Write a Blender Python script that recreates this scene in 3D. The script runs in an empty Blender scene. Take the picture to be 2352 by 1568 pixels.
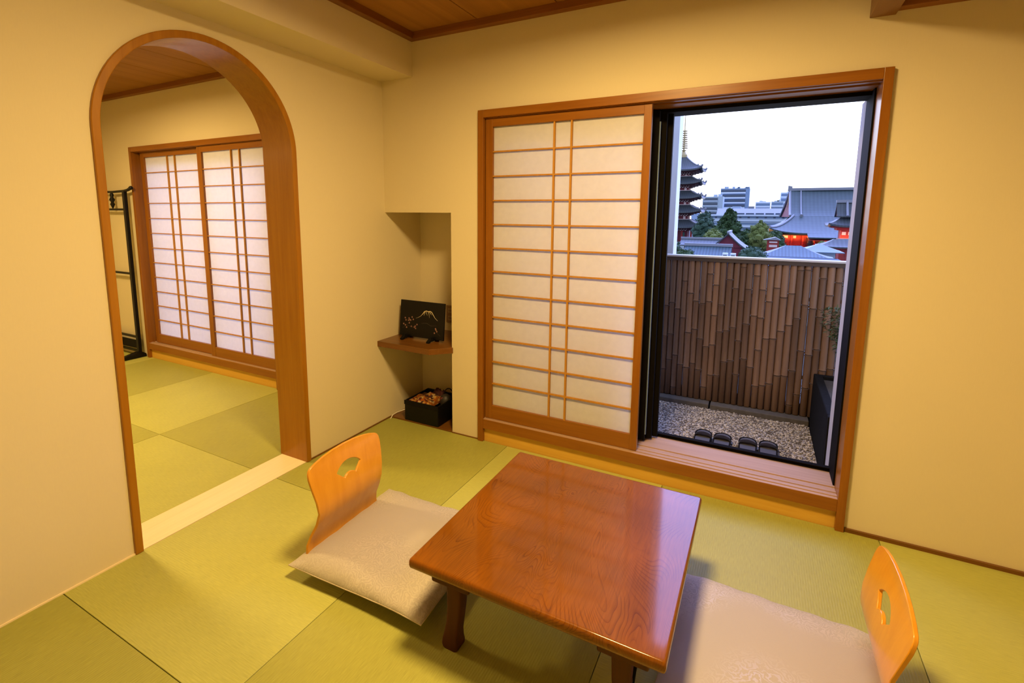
import bpy, bmesh, math, random
from mathutils import Vector, Matrix
from mathutils.geometry import delaunay_2d_cdt
random.seed(7)
PI = math.pi
SC = bpy.context.scene
COL = SC.collection

# ------------------------------------------------------------------ helpers
class MB:
    """collects simple shapes (world coordinates) and links them as ONE mesh object"""
    def __init__(self):
        self.v = []; self.f = []; self.mi = []; self.s = {}
        self.cur = 0
    def add(self, vs, fs):
        n = len(self.v); self.v += [tuple(p) for p in vs]
        for f in fs:
            self.f.append(tuple(i + n for i in f)); self.mi.append(self.cur)
        return n
    def box(self, x0, x1, y0, y1, z0, z1):
        v = [(x0,y0,z0),(x1,y0,z0),(x1,y1,z0),(x0,y1,z0),(x0,y0,z1),(x1,y0,z1),(x1,y1,z1),(x0,y1,z1)]
        self.add(v, [(0,3,2,1),(4,5,6,7),(0,1,5,4),(1,2,6,5),(2,3,7,6),(3,0,4,7)]); return self
    def prism(self, poly, ax, a, b):
        """polygon (2D, counter-clockwise) extruded along axis ax from a to b"""
        def p3(p, t):
            return {'x': (t, p[0], p[1]), 'y': (p[0], t, p[1]), 'z': (p[0], p[1], t)}[ax]
        n = len(poly)
        v = [p3(p, a) for p in poly] + [p3(p, b) for p in poly]
        f = [tuple(range(n-1, -1, -1)), tuple(range(n, 2*n))]
        f += [(i, (i+1) % n, n+(i+1) % n, n+i) for i in range(n)]
        self.add(v, f); return self
    def loft(self, rings, cap=True, close=True):
        n = len(rings[0]); base = len(self.v)
        vs = [p for r in rings for p in r]; fs = []
        for k in range(len(rings)-1):
            for i in range(n if close else n-1):
                j = (i+1) % n
                fs.append((k*n+i, k*n+j, (k+1)*n+j, (k+1)*n+i))
        if cap and close:
            fs.append(tuple(range(n-1, -1, -1))); fs.append(tuple((len(rings)-1)*n+i for i in range(n)))
        self.add(vs, fs); return self
    def tube(self, pts, r, n=8, cap=True):
        pts = [Vector(p) for p in pts]
        rs = r if isinstance(r, (list, tuple)) else [r]*len(pts)
        rings = []; up = Vector((0, 0, 1))
        for i, p in enumerate(pts):
            t = (pts[min(i+1, len(pts)-1)] - pts[max(i-1, 0)]).normalized()
            a = t.cross(up)
            if a.length < 1e-3: a = t.cross(Vector((1, 0, 0)))
            a.normalize(); b = t.cross(a)
            rings.append([p + a*math.cos(2*PI*k/n)*rs[i] + b*math.sin(2*PI*k/n)*rs[i] for k in range(n)])
        return self.loft(rings, cap)
    def lathe(self, prof, c, n=16):
        return self.loft([[(c[0]+r*math.cos(2*PI*k/n), c[1]+r*math.sin(2*PI*k/n), c[2]+z) for k in range(n)] for r, z in prof])
    def blob(self, c, r, sub=2, noise=0.0, sq=(1, 1, 1)):
        bm = bmesh.new(); bmesh.ops.create_icosphere(bm, subdivisions=sub, radius=1)
        v = []
        for q in bm.verts:
            k = 1 + random.uniform(-noise, noise)
            v.append((c[0]+q.co.x*r*k*sq[0], c[1]+q.co.y*r*k*sq[1], c[2]+q.co.z*r*k*sq[2]))
        f = [tuple(w.index for w in g.verts) for g in bm.faces]
        bm.free(); self.add(v, f); return self
    def xf(self, fn, start=0):
        self.v = self.v[:start] + [tuple(fn(Vector(p))) for p in self.v[start:]]; return self
    def build(self, name, mat, parent=None, bevel=0, smooth=None, seg=2):
        me = bpy.data.meshes.new(name)
        off = Vector((0, 0, 0))
        o = bpy.data.objects.new(name, me)
        if parent is not None:
            q = parent
            while q is not None:
                off += q.location; q = q.parent
            o.parent = parent
        me.from_pydata([Vector(p) - off for p in self.v], [], self.f)
        for m in (mat if isinstance(mat, (list, tuple)) else [mat]): me.materials.append(m)
        for p, i in zip(me.polygons, self.mi): p.material_index = i
        for k, vals in self.s.items():
            a = me.attributes.new(k, 'FLOAT', 'POINT'); a.data.foreach_set('value', vals)
        bm = bmesh.new(); bm.from_mesh(me); bmesh.ops.recalc_face_normals(bm, faces=bm.faces); bm.to_mesh(me); bm.free()
        if smooth:
            for p in me.polygons: p.use_smooth = True
            me.set_sharp_from_angle(angle=math.radians(smooth))
        if bevel:
            b = o.modifiers.new('bevel', 'BEVEL'); b.width = bevel; b.segments = seg; b.limit_method = 'ANGLE'; b.angle_limit = math.radians(40)
        COL.objects.link(o)
        return o

def B(*a): return MB().box(*a)

def recentre(o):
    """moves a single-mesh thing's origin to its base"""
    me = o.data; xs = [v.co for v in me.vertices]
    c = Vector((sum(p.x for p in xs)/len(xs), sum(p.y for p in xs)/len(xs), min(p.z for p in xs)))
    me.transform(Matrix.Translation(-c)); o.location = c
    return o

def tag(o, label, cat, group=None, kind=None):
    o['label'] = label; o['category'] = cat
    if group: o['group'] = group
    if kind: o['kind'] = kind
    return o

def thing(name, loc, label, cat, group=None, kind=None):
    e = bpy.data.objects.new(name, None); COL.objects.link(e); e.location = loc; e.empty_display_size = .05
    return tag(e, label, cat, group, kind)

def struct(o, label=None):
    o['kind'] = 'structure'
    if label: o['label'] = label
    return o

def sgroup(name, loc, label=None):
    e = bpy.data.objects.new(name, None); COL.objects.link(e); e.location = loc
    return struct(e, label)

def copy_tree(o, parent=None):
    c = o.copy(); COL.objects.link(c)
    if parent is not None: c.parent = parent
    for ch in list(o.children): copy_tree(ch, c)
    return c

# ------------------------------------------------------------------ materials
def new_mat(name):
    m = bpy.data.materials.new(name); m.use_nodes = True
    nt = m.node_tree; b = nt.nodes['Principled BSDF']
    return m, nt, b

def L(nt, a, b): nt.links.new(a, b)

def plain(name, col, rough=.6, metal=0, coat=0, spec=.5, noise=0, nscale=20, bump=0):
    m, nt, b = new_mat(name)
    b.inputs['Base Color'].default_value = (*col, 1); b.inputs['Roughness'].default_value = rough
    b.inputs['Metallic'].default_value = metal; b.inputs['Coat Weight'].default_value = coat
    b.inputs['Specular IOR Level'].default_value = spec
    if noise or bump:
        tc = nt.nodes.new('ShaderNodeTexCoord'); n = nt.nodes.new('ShaderNodeTexNoise')
        n.inputs['Scale'].default_value = nscale; n.inputs['Detail'].default_value = 5
        L(nt, tc.outputs['Object'], n.inputs['Vector'])
        if noise:
            r = nt.nodes.new('ShaderNodeMapRange'); r.inputs['To Min'].default_value = 1-noise; r.inputs['To Max'].default_value = 1+noise
            L(nt, n.outputs['Fac'], r.inputs['Value'])
            mx = nt.nodes.new('ShaderNodeVectorMath'); mx.operation = 'SCALE'; mx.inputs[0].default_value = col
            L(nt, r.outputs['Result'], mx.inputs['Scale']); L(nt, mx.outputs['Vector'], b.inputs['Base Color'])
        if bump:
            bp = nt.nodes.new('ShaderNodeBump'); bp.inputs['Strength'].default_value = bump; bp.inputs['Distance'].default_value = .002
            L(nt, n.outputs['Fac'], bp.inputs['Height']); L(nt, bp.outputs['Normal'], b.inputs['Normal'])
    return m

def wood(name, c1, c2, axis='z', rough=.35, coat=.2, scale=1.0, bump=.05, fine=1.0):
    """straight-grained timber, grain running along axis"""
    m, nt, b = new_mat(name)
    tc = nt.nodes.new('ShaderNodeTexCoord'); mp = nt.nodes.new('ShaderNodeMapping')
    s = {'x': (1.2, 22, 22), 'y': (22, 1.2, 22), 'z': (22, 22, 1.2)}[axis]
    mp.inputs['Scale'].default_value = tuple(k*scale for k in s)
    L(nt, tc.outputs['Object'], mp.inputs['Vector'])
    n = nt.nodes.new('ShaderNodeTexNoise'); n.inputs['Scale'].default_value = 1.6; n.inputs['Detail'].default_value = 7; n.inputs['Roughness'].default_value = .62
    n.inputs['Distortion'].default_value = .6
    L(nt, mp.outputs['Vector'], n.inputs['Vector'])
    r = nt.nodes.new('ShaderNodeValToRGB'); r.color_ramp.elements[0].color = (*c1, 1); r.color_ramp.elements[1].color = (*c2, 1)
    r.color_ramp.elements[0].position = .3; r.color_ramp.elements[1].position = .7
    L(nt, n.outputs['Fac'], r.inputs['Fac']); L(nt, r.outputs['Color'], b.inputs['Base Color'])
    b.inputs['Roughness'].default_value = rough; b.inputs['Coat Weight'].default_value = coat; b.inputs['Coat Roughness'].default_value = .15; b.inputs['Specular IOR Level'].default_value = .3
    bp = nt.nodes.new('ShaderNodeBump'); bp.inputs['Strength'].default_value = bump; bp.inputs['Distance'].default_value = .001
    L(nt, n.outputs['Fac'], bp.inputs['Height']); L(nt, bp.outputs['Normal'], b.inputs['Normal'])
    return m

def wallpaper():
    m, nt, b = new_mat('cream_wallpaper')
    tc = nt.nodes.new('ShaderNodeTexCoord'); mp = nt.nodes.new('ShaderNodeMapping'); mp.inputs['Scale'].default_value = (260, 260, 30)
    L(nt, tc.outputs['Object'], mp.inputs['Vector'])
    n = nt.nodes.new('ShaderNodeTexNoise'); n.inputs['Scale'].default_value = 1; n.inputs['Detail'].default_value = 3
    L(nt, mp.outputs['Vector'], n.inputs['Vector'])
    n2 = nt.nodes.new('ShaderNodeTexNoise'); n2.inputs['Scale'].default_value = 2.5; n2.inputs['Detail'].default_value = 3
    L(nt, tc.outputs['Object'], n2.inputs['Vector'])
    r = nt.nodes.new('ShaderNodeMapRange'); r.inputs['To Min'].default_value = .95; r.inputs['To Max'].default_value = 1.03
    ad = nt.nodes.new('ShaderNodeMath'); ad.operation = 'ADD'; ad.use_clamp = False
    sc = nt.nodes.new('ShaderNodeMath'); sc.operation = 'MULTIPLY'; sc.inputs[1].default_value = .5
    L(nt, n.outputs['Fac'], ad.inputs[0]); L(nt, n2.outputs['Fac'], ad.inputs[1]); L(nt, ad.outputs[0], sc.inputs[0]); L(nt, sc.outputs[0], r.inputs['Value'])
    mx = nt.nodes.new('ShaderNodeVectorMath'); mx.operation = 'SCALE'; mx.inputs[0].default_value = WALLC
    L(nt, r.outputs['Result'], mx.inputs['Scale']); L(nt, mx.outputs['Vector'], b.inputs['Base Color'])
    b.inputs['Roughness'].default_value = .85
    bp = nt.nodes.new('ShaderNodeBump'); bp.inputs['Strength'].default_value = .12; bp.inputs['Distance'].default_value = .0006
    L(nt, n.outputs['Fac'], bp.inputs['Height']); L(nt, bp.outputs['Normal'], b.inputs['Normal'])
    return m

def tatami(name, col, along, rough=.55):
    """woven rush, fine ribs running along x or y"""
    m, nt, b = new_mat(name)
    tc = nt.nodes.new('ShaderNodeTexCoord'); mp = nt.nodes.new('ShaderNodeMapping')
    mp.inputs['Scale'].default_value = (25, 420, 1) if along == 'x' else (420, 25, 1)
    L(nt, tc.outputs['Object'], mp.inputs['Vector'])
    n = nt.nodes.new('ShaderNodeTexNoise'); n.inputs['Scale'].default_value = 1; n.inputs['Detail'].default_value = 3
    L(nt, mp.outputs['Vector'], n.inputs['Vector'])
    w = nt.nodes.new('ShaderNodeTexWave'); w.wave_type = 'BANDS'; w.bands_direction = 'Y' if along == 'x' else 'X'
    w.inputs['Scale'].default_value = 36; w.inputs['Distortion'].default_value = .3
    L(nt, tc.outputs['Object'], w.inputs['Vector'])
    n2 = nt.nodes.new('ShaderNodeTexNoise'); n2.inputs['Scale'].default_value = 3; n2.inputs['Detail'].default_value = 4
    L(nt, tc.outputs['Object'], n2.inputs['Vector'])
    a = nt.nodes.new('ShaderNodeMath'); a.operation = 'MULTIPLY_ADD'; a.inputs[1].default_value = .35
    L(nt, n2.outputs['Fac'], a.inputs[0]); L(nt, n.outputs['Fac'], a.inputs[2])
    r = nt.nodes.new('ShaderNodeMapRange'); r.inputs['From Min'].default_value = .3; r.inputs['From Max'].default_value = 1.0
    r.inputs['To Min'].default_value = .8; r.inputs['To Max'].default_value = 1.16
    L(nt, a.outputs[0], r.inputs['Value'])
    mx = nt.nodes.new('ShaderNodeVectorMath'); mx.operation = 'SCALE'; mx.inputs[0].default_value = col
    L(nt, r.outputs['Result'], mx.inputs['Scale']); L(nt, mx.outputs['Vector'], b.inputs['Base Color'])
    b.inputs['Roughness'].default_value = rough; b.inputs['Specular IOR Level'].default_value = .35
    bp = nt.nodes.new('ShaderNodeBump'); bp.inputs['Strength'].default_value = .25; bp.inputs['Distance'].default_value = .0012
    a2 = nt.nodes.new('ShaderNodeMath'); a2.operation = 'ADD'
    L(nt, w.outputs['Fac'], a2.inputs[0]); L(nt, n.outputs['Fac'], a2.inputs[1])
    L(nt, a2.outputs[0], bp.inputs['Height']); L(nt, bp.outputs['Normal'], b.inputs['Normal'])
    return m

def paper():
    m = bpy.data.materials.new('shoji_paper'); m.use_nodes = True; nt = m.node_tree
    for n in list(nt.nodes): nt.nodes.remove(n)
    o = nt.nodes.new('ShaderNodeOutputMaterial'); d = nt.nodes.new('ShaderNodeBsdfDiffuse'); t = nt.nodes.new('ShaderNodeBsdfTranslucent')
    mx = nt.nodes.new('ShaderNodeMixShader'); mx.inputs['Fac'].default_value = .6
    tc = nt.nodes.new('ShaderNodeTexCoord'); n = nt.nodes.new('ShaderNodeTexNoise'); n.inputs['Scale'].default_value = 30; n.inputs['Detail'].default_value = 6
    r = nt.nodes.new('ShaderNodeMapRange'); r.inputs['To Min'].default_value = .93; r.inputs['To Max'].default_value = 1.04
    v = nt.nodes.new('ShaderNodeVectorMath'); v.operation = 'SCALE'; v.inputs[0].default_value = (.95, .93, .92)
    L(nt, tc.outputs['Object'], n.inputs['Vector']); L(nt, n.outputs['Fac'], r.inputs['Value']); L(nt, r.outputs['Result'], v.inputs['Scale'])
    L(nt, v.outputs['Vector'], d.inputs['Color']); L(nt, v.outputs['Vector'], t.inputs['Color'])
    L(nt, d.outputs[0], mx.inputs[1]); L(nt, t.outputs[0], mx.inputs[2]); L(nt, mx.outputs[0], o.inputs['Surface'])
    return m

def glass(name='window_glass', tint=(.93, .95, .97)):
    m = bpy.data.materials.new(name); m.use_nodes = True; nt = m.node_tree
    for n in list(nt.nodes): nt.nodes.remove(n)
    o = nt.nodes.new('ShaderNodeOutputMaterial'); g = nt.nodes.new('ShaderNodeBsdfGlossy'); g.inputs['Roughness'].default_value = .01
    t = nt.nodes.new('ShaderNodeBsdfTransparent'); t.inputs['Color'].default_value = (*tint, 1)
    f = nt.nodes.new('ShaderNodeFresnel'); f.inputs['IOR'].default_value = 1.45
    mx = nt.nodes.new('ShaderNodeMixShader')
    L(nt, f.outputs[0], mx.inputs['Fac']); L(nt, t.outputs[0], mx.inputs[1]); L(nt, g.outputs[0], mx.inputs[2]); L(nt, mx.outputs[0], o.inputs['Surface'])
    return m

def table_wood():
    m, nt, b = new_mat('lacquered_zelkova')
    tc = nt.nodes.new('ShaderNodeTexCoord'); mp = nt.nodes.new('ShaderNodeMapping'); mp.inputs['Scale'].default_value = (2.6, 1.0, 3)
    mp.inputs['Rotation'].default_value = (0, 0, .18)
    L(nt, tc.outputs['Object'], mp.inputs['Vector'])
    n = nt.nodes.new('ShaderNodeTexNoise'); n.inputs['Scale'].default_value = 1.4; n.inputs['Detail'].default_value = 2.5; n.inputs['Roughness'].default_value = .45
    n.inputs['Distortion'].default_value = .5
    L(nt, mp.outputs['Vector'], n.inputs['Vector'])
    mul = nt.nodes.new('ShaderNodeMath'); mul.operation = 'MULTIPLY'; mul.inputs[1].default_value = 78
    L(nt, n.outputs['Fac'], mul.inputs[0])
    fr = nt.nodes.new('ShaderNodeMath'); fr.operation = 'FRACT'; L(nt, mul.outputs[0], fr.inputs[0])
    r = nt.nodes.new('ShaderNodeValToRGB'); cr = r.color_ramp
    cr.elements[0].position = 0; cr.elements[0].color = (*[(a+b)*.5 for a, b in zip(TW1, TW2)], 1)
    cr.elements[1].position = .9; cr.elements[1].color = (*TW1, 1)
    e = cr.elements.new(.30); e.color = (*TW1, 1); e = cr.elements.new(1.0); e.color = (*TW2, 1)
    L(nt, fr.outputs[0], r.inputs['Fac'])
    # pores: fine streaks along the grain
    mp2 = nt.nodes.new('ShaderNodeMapping'); mp2.inputs['Scale'].default_value = (220, 14, 20); L(nt, tc.outputs['Object'], mp2.inputs['Vector'])
    n2 = nt.nodes.new('ShaderNodeTexNoise'); n2.inputs['Scale'].default_value = 1; n2.inputs['Detail'].default_value = 4; L(nt, mp2.outputs['Vector'], n2.inputs['Vector'])
    n3 = nt.nodes.new('ShaderNodeTexNoise'); n3.inputs['Scale'].default_value = 3.5; n3.inputs['Detail'].default_value = 2; L(nt, tc.outputs['Object'], n3.inputs['Vector'])
    mr = nt.nodes.new('ShaderNodeMapRange'); mr.inputs['From Min'].default_value = .3; mr.inputs['From Max'].default_value = .7
    mr.inputs['To Min'].default_value = .86; mr.inputs['To Max'].default_value = 1.1; L(nt, n2.outputs['Fac'], mr.inputs['Value'])
    mr3 = nt.nodes.new('ShaderNodeMapRange'); mr3.inputs['From Min'].default_value = .3; mr3.inputs['From Max'].default_value = .7
    mr3.inputs['To Min'].default_value = .8; mr3.inputs['To Max'].default_value = 1.2; L(nt, n3.outputs['Fac'], mr3.inputs['Value'])
    mm = nt.nodes.new('ShaderNodeMath'); mm.operation = 'MULTIPLY'; L(nt, mr.outputs[0], mm.inputs[0]); L(nt, mr3.outputs[0], mm.inputs[1])
    fade = nt.nodes.new('ShaderNodeMapRange'); fade.inputs['From Min'].default_value = .40; fade.inputs['From Max'].default_value = .62
    n6 = nt.nodes.new('ShaderNodeTexNoise'); n6.inputs['Scale'].default_value = 6; n6.inputs['Detail'].default_value = 3; L(nt, tc.outputs['Object'], n6.inputs['Vector']); L(nt, n6.outputs['Fac'], fade.inputs['Value'])
    mixc = nt.nodes.new('ShaderNodeMix'); mixc.data_type = 'RGBA'; mixc.inputs['A'].default_value = (*TW1, 1); L(nt, fade.outputs[0], mixc.inputs['Factor']); L(nt, r.outputs['Color'], mixc.inputs['B'])
    v = nt.nodes.new('ShaderNodeVectorMath'); v.operation = 'SCALE'; L(nt, mixc.outputs['Result'], v.inputs[0]); L(nt, mm.outputs[0], v.inputs['Scale'])
    L(nt, v.outputs['Vector'], b.inputs['Base Color'])
    b.inputs['Roughness'].default_value = .42; b.inputs['Coat Weight'].default_value = .9; b.inputs['Coat Roughness'].default_value = .07
    b.inputs['Coat IOR'].default_value = 1.37; b.inputs['Specular IOR Level'].default_value = .1
    return m

def fabric(name, col, pattern=0.0):
    m, nt, b = new_mat(name)
    tc = nt.nodes.new('ShaderNodeTexCoord')
    n = nt.nodes.new('ShaderNodeTexNoise'); n.inputs['Scale'].default_value = 260; n.inputs['Detail'].default_value = 2; L(nt, tc.outputs['Object'], n.inputs['Vector'])
    # damask: rings round scattered centres, crossed with a diamond lattice
    mp = nt.nodes.new('ShaderNodeMapping'); mp.inputs['Scale'].default_value = (1, 1, .02); mp.inputs['Rotation'].default_value = (0, 0, .78); L(nt, tc.outputs['Object'], mp.inputs['Vector'])
    vo = nt.nodes.new('ShaderNodeTexVoronoi'); vo.feature = 'F1'; vo.inputs['Scale'].default_value = 13; vo.inputs['Randomness'].default_value = .35; L(nt, mp.outputs['Vector'], vo.inputs['Vector'])
    n4 = nt.nodes.new('ShaderNodeTexNoise'); n4.inputs['Scale'].default_value = 30; n4.inputs['Detail'].default_value = 2; L(nt, tc.outputs['Object'], n4.inputs['Vector'])
    ma = nt.nodes.new('ShaderNodeMath'); ma.operation = 'MULTIPLY_ADD'; ma.inputs[1].default_value = .9; L(nt, n4.outputs['Fac'], ma.inputs[0]); L(nt, vo.outputs['Distance'], ma.inputs[2])
    m2 = nt.nodes.new('ShaderNodeMath'); m2.operation = 'MULTIPLY'; m2.inputs[1].default_value = 46; L(nt, ma.outputs[0], m2.inputs[0])
    si = nt.nodes.new('ShaderNodeMath'); si.operation = 'SINE'; L(nt, m2.outputs[0], si.inputs[0])
    st = nt.nodes.new('ShaderNodeMapRange'); st.interpolation_type = 'SMOOTHSTEP'; st.inputs['From Min'].default_value = -.1; st.inputs['From Max'].default_value = .35; L(nt, si.outputs[0], st.inputs['Value'])
    # the figured field covers the middle of the cover in soft-edged areas
    n5 = nt.nodes.new('ShaderNodeTexNoise'); n5.inputs['Scale'].default_value = 3.2; n5.inputs['Detail'].default_value = 0; L(nt, tc.outputs['Object'], n5.inputs['Vector'])
    mk = nt.nodes.new('ShaderNodeMapRange'); mk.inputs['From Min'].default_value = .42; mk.inputs['From Max'].default_value = .56; L(nt, n5.outputs['Fac'], mk.inputs['Value'])
    mm = nt.nodes.new('ShaderNodeMath'); mm.operation = 'MULTIPLY'; L(nt, st.outputs[0], mm.inputs[0]); L(nt, mk.outputs[0], mm.inputs[1])
    r = nt.nodes.new('ShaderNodeMapRange'); r.inputs['To Min'].default_value = 1.0; r.inputs['To Max'].default_value = 1+pattern; L(nt, mm.outputs[0], r.inputs['Value'])
    v = nt.nodes.new('ShaderNodeVectorMath'); v.operation = 'SCALE'; v.inputs[0].default_value = col; L(nt, r.outputs[0], v.inputs['Scale'])
    L(nt, v.outputs['Vector'], b.inputs['Base Color'])
    rr = nt.nodes.new('ShaderNodeMapRange'); rr.inputs['To Min'].default_value = .75; rr.inputs['To Max'].default_value = .42; L(nt, mm.outputs[0], rr.inputs['Value']); L(nt, rr.outputs[0], b.inputs['Roughness'])
    b.inputs['Sheen Weight'].default_value = .15
    bp = nt.nodes.new('ShaderNodeBump'); bp.inputs['Strength'].default_value = .3; bp.inputs['Distance'].default_value = .001
    a2 = nt.nodes.new('ShaderNodeMath'); a2.operation = 'MULTIPLY_ADD'; a2.inputs[1].default_value = 1.2; L(nt, mm.outputs[0], a2.inputs[0]); L(nt, n.outputs['Fac'], a2.inputs[2])
    L(nt, a2.outputs[0], bp.inputs['Height']); L(nt, bp.outputs['Normal'], b.inputs['Normal'])
    return m

def brocade(name):
    m, nt, b = new_mat(name)
    tc = nt.nodes.new('ShaderNodeTexCoord')
    vo = nt.nodes.new('ShaderNodeTexVoronoi'); vo.inputs['Scale'].default_value = 55; L(nt, tc.outputs['Object'], vo.inputs['Vector'])
    r = nt.nodes.new('ShaderNodeValToRGB'); cr = r.color_ramp; cr.interpolation = 'CONSTANT'
    cr.elements[0].color = (.30, .09, .012, 1); cr.elements[1].position = .78; cr.elements[1].color = (.06, .02, .02, 1)
    for p, c in ((.3, (.50, .28, .07)), (.5, (.15, .02, .015)), (.62, (.42, .30, .14))): e = cr.elements.new(p); e.color = (*c, 1)
    sp = nt.nodes.new('ShaderNodeSeparateColor'); L(nt, vo.outputs['Color'], sp.inputs[0]); L(nt, sp.outputs[0], r.inputs['Fac'])
    L(nt, r.outputs['Color'], b.inputs['Base Color']); b.inputs['Roughness'].default_value = .45
    return m

def tiles(name, col, pitch, depth=.25, attr='s'):
    """roof with ribs; the mesh carries the across-slope coordinate in metres"""
    m, nt, b = new_mat(name)
    at = nt.nodes.new('ShaderNodeAttribute'); at.attribute_name = attr
    mu = nt.nodes.new('ShaderNodeMath'); mu.operation = 'MULTIPLY'; mu.inputs[1].default_value = 2*PI/pitch; L(nt, at.outputs['Fac'], mu.inputs[0])
    si = nt.nodes.new('ShaderNodeMath'); si.operation = 'SINE'; L(nt, mu.outputs[0], si.inputs[0])
    tc = nt.nodes.new('ShaderNodeTexCoord'); n = nt.nodes.new('ShaderNodeTexNoise'); n.inputs['Scale'].default_value = .6; n.inputs['Detail'].default_value = 4; L(nt, tc.outputs['Object'], n.inputs['Vector'])
    ad = nt.nodes.new('ShaderNodeMath'); ad.operation = 'MULTIPLY_ADD'; ad.inputs[1].default_value = .3; L(nt, si.outputs[0], ad.inputs[0]); L(nt, n.outputs['Fac'], ad.inputs[2])
    r = nt.nodes.new('ShaderNodeMapRange'); r.inputs['To Min'].default_value = 1-depth; r.inputs['To Max'].default_value = 1+depth; L(nt, ad.outputs[0], r.inputs['Value'])
    v = nt.nodes.new('ShaderNodeVectorMath'); v.operation = 'SCALE'; v.inputs[0].default_value = col; L(nt, r.outputs[0], v.inputs['Scale']); L(nt, v.outputs['Vector'], b.inputs['Base Color'])
    b.inputs['Roughness'].default_value = .55
    return m

# ---- palette (base colours of the things)
WALLC = (.69, .61, .42)
TW1, TW2 = (.165, .050, .0005), (.07, .014, .0003)
M = {}
M['wall'] = wallpaper()
M['wood_z'] = wood('cedar_upright', (.215, .072, .005), (.285, .105, .009), 'z')
M['wood_x'] = wood('cedar_rail', (.215, .072, .005), (.285, .105, .009), 'x')
M['wood_y'] = wood('cedar_beam', (.17, .055, .006), (.22, .08, .01), 'y')
M['arch'] = wood('arch_timber', (.29, .112, .003), (.37, .155, .007), 'z', rough=.4, coat=.25)
M['kick'] = wood('pale_kickboard', (.60, .34, .05), (.66, .40, .07), 'x', coat=.1)
M['sill'] = wood('daylit_sill', (.36, .23, .16), (.45, .30, .21), 'x', rough=.4, coat=.15)  # pale pinkish-grey base colour carries the daylight reflected off the sill
M['ceil'] = wood('ceiling_boards', (.27, .115, .015), (.38, .175, .03), 'y', scale=.35, coat=0, rough=.6); M['bar'] = wood('lattice_bar', (.38, .17, .015), (.46, .22, .03), 'z', coat=0, rough=.6)
M['ceil_trim'] = wood('ceiling_trim', (.20, .07, .012), (.27, .10, .02), 'x', coat=0, rough=.5)
M['thresh'] = wood('pale_threshold', (.80, .66, .42), (.86, .73, .50), 'y', coat=.1)
M['shelf'] = wood('shelf_board', (.13, .048, .006), (.19, .075, .012), 'x', coat=.3)
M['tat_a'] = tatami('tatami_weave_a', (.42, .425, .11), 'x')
M['tat_b'] = tatami('tatami_weave_b', (.335, .335, .072), 'y')  # lighter and darker pair: sheen of the weave direction put into base colour
M['paper'] = paper(); M['glass'] = glass()
M['bronze'] = plain('dark_bronze', (.004, .003, .0025), .75, 0, spec=.08)
M['alu'] = plain('aluminium', (.6, .6, .62), .35, .8)
M['table'] = table_wood()
M['table_leg'] = wood('table_leg', (.045, .010, .002), (.07, .016, .002), 'z', rough=.6, coat=0)
M['ply'] = wood('honey_plywood', (.56, .235, .012), (.66, .30, .022), 'z', rough=.28, coat=.5, scale=.6, bump=.02)
M['ply_edge'] = plain('plywood_edge', (.45, .2, .05), .5)
M['cush'] = fabric('beige_damask', (.385, .345, .30), .13)
M['piping'] = plain('beige_cord', (.45, .38, .29), .8)
M['black'] = plain('black_lacquer', (.004, .0035, .004), .42, spec=.25)
M['blackmat'] = plain('black_matt', (.006, .005, .005), .7, spec=.15)
M['ext_white'] = plain('exterior_render', (.42, .39, .38), .8, noise=.06, nscale=6)
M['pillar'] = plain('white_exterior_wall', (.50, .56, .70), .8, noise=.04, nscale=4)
M['stone'] = plain('dark_stone', (.008, .0078, .008), .9, spec=.1, noise=.6, nscale=60, bump=.6)
M['concrete'] = plain('kerb_concrete', (.095, .085, .08), .9, noise=.35, nscale=30, bump=.5)
M['slab'] = plain('balcony_slab', (.09, .085, .08), .9)
M['green_leaf'] = plain('thin_leaves', (.05, .08, .03), .6)

# ------------------------------------------------------------------ the two rooms
ZC = 2.485
RX, FY, LX = 3.5, -3.3, -3.75
AY, AZ, AR = -1.1475, 1.72, .4525           # arch centre line, spring height, radius

# floor: base slab with the half-size mats laid on it
fl = B(LX-.1, RX+.1, FY-.1, .43, -.12, -.03).build('floor', plain('floor_base', (.3, .22, .12)))
struct(fl, 'floor laid with green half-size tatami mats')
g = .92
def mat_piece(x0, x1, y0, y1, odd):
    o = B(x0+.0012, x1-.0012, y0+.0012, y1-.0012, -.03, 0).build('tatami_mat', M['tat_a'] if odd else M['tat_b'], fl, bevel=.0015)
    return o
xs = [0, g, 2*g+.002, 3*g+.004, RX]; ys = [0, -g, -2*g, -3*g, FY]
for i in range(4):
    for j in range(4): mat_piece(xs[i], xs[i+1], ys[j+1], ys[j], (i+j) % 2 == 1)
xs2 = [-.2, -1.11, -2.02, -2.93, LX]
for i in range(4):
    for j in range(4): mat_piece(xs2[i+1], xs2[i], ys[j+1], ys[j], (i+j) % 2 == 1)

# partition between the rooms with the arched opening
hole = [(AY+AR-.012, 0)]
for k in range(41):
    a = PI*k/40; hole.append((AY+(AR-.012)*math.cos(a), AZ+(AR-.012)*math.sin(a)))
hole.append((AY-AR+.012, 0))
poly = [(.38, 0)] + hole + [(FY, 0), (FY, 2.6), (.38, 2.6)]
struct(MB().prism(poly, 'x', -.2, 0).build('wall_left', M['wall']), 'cream partition wall with the arched opening')

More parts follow.
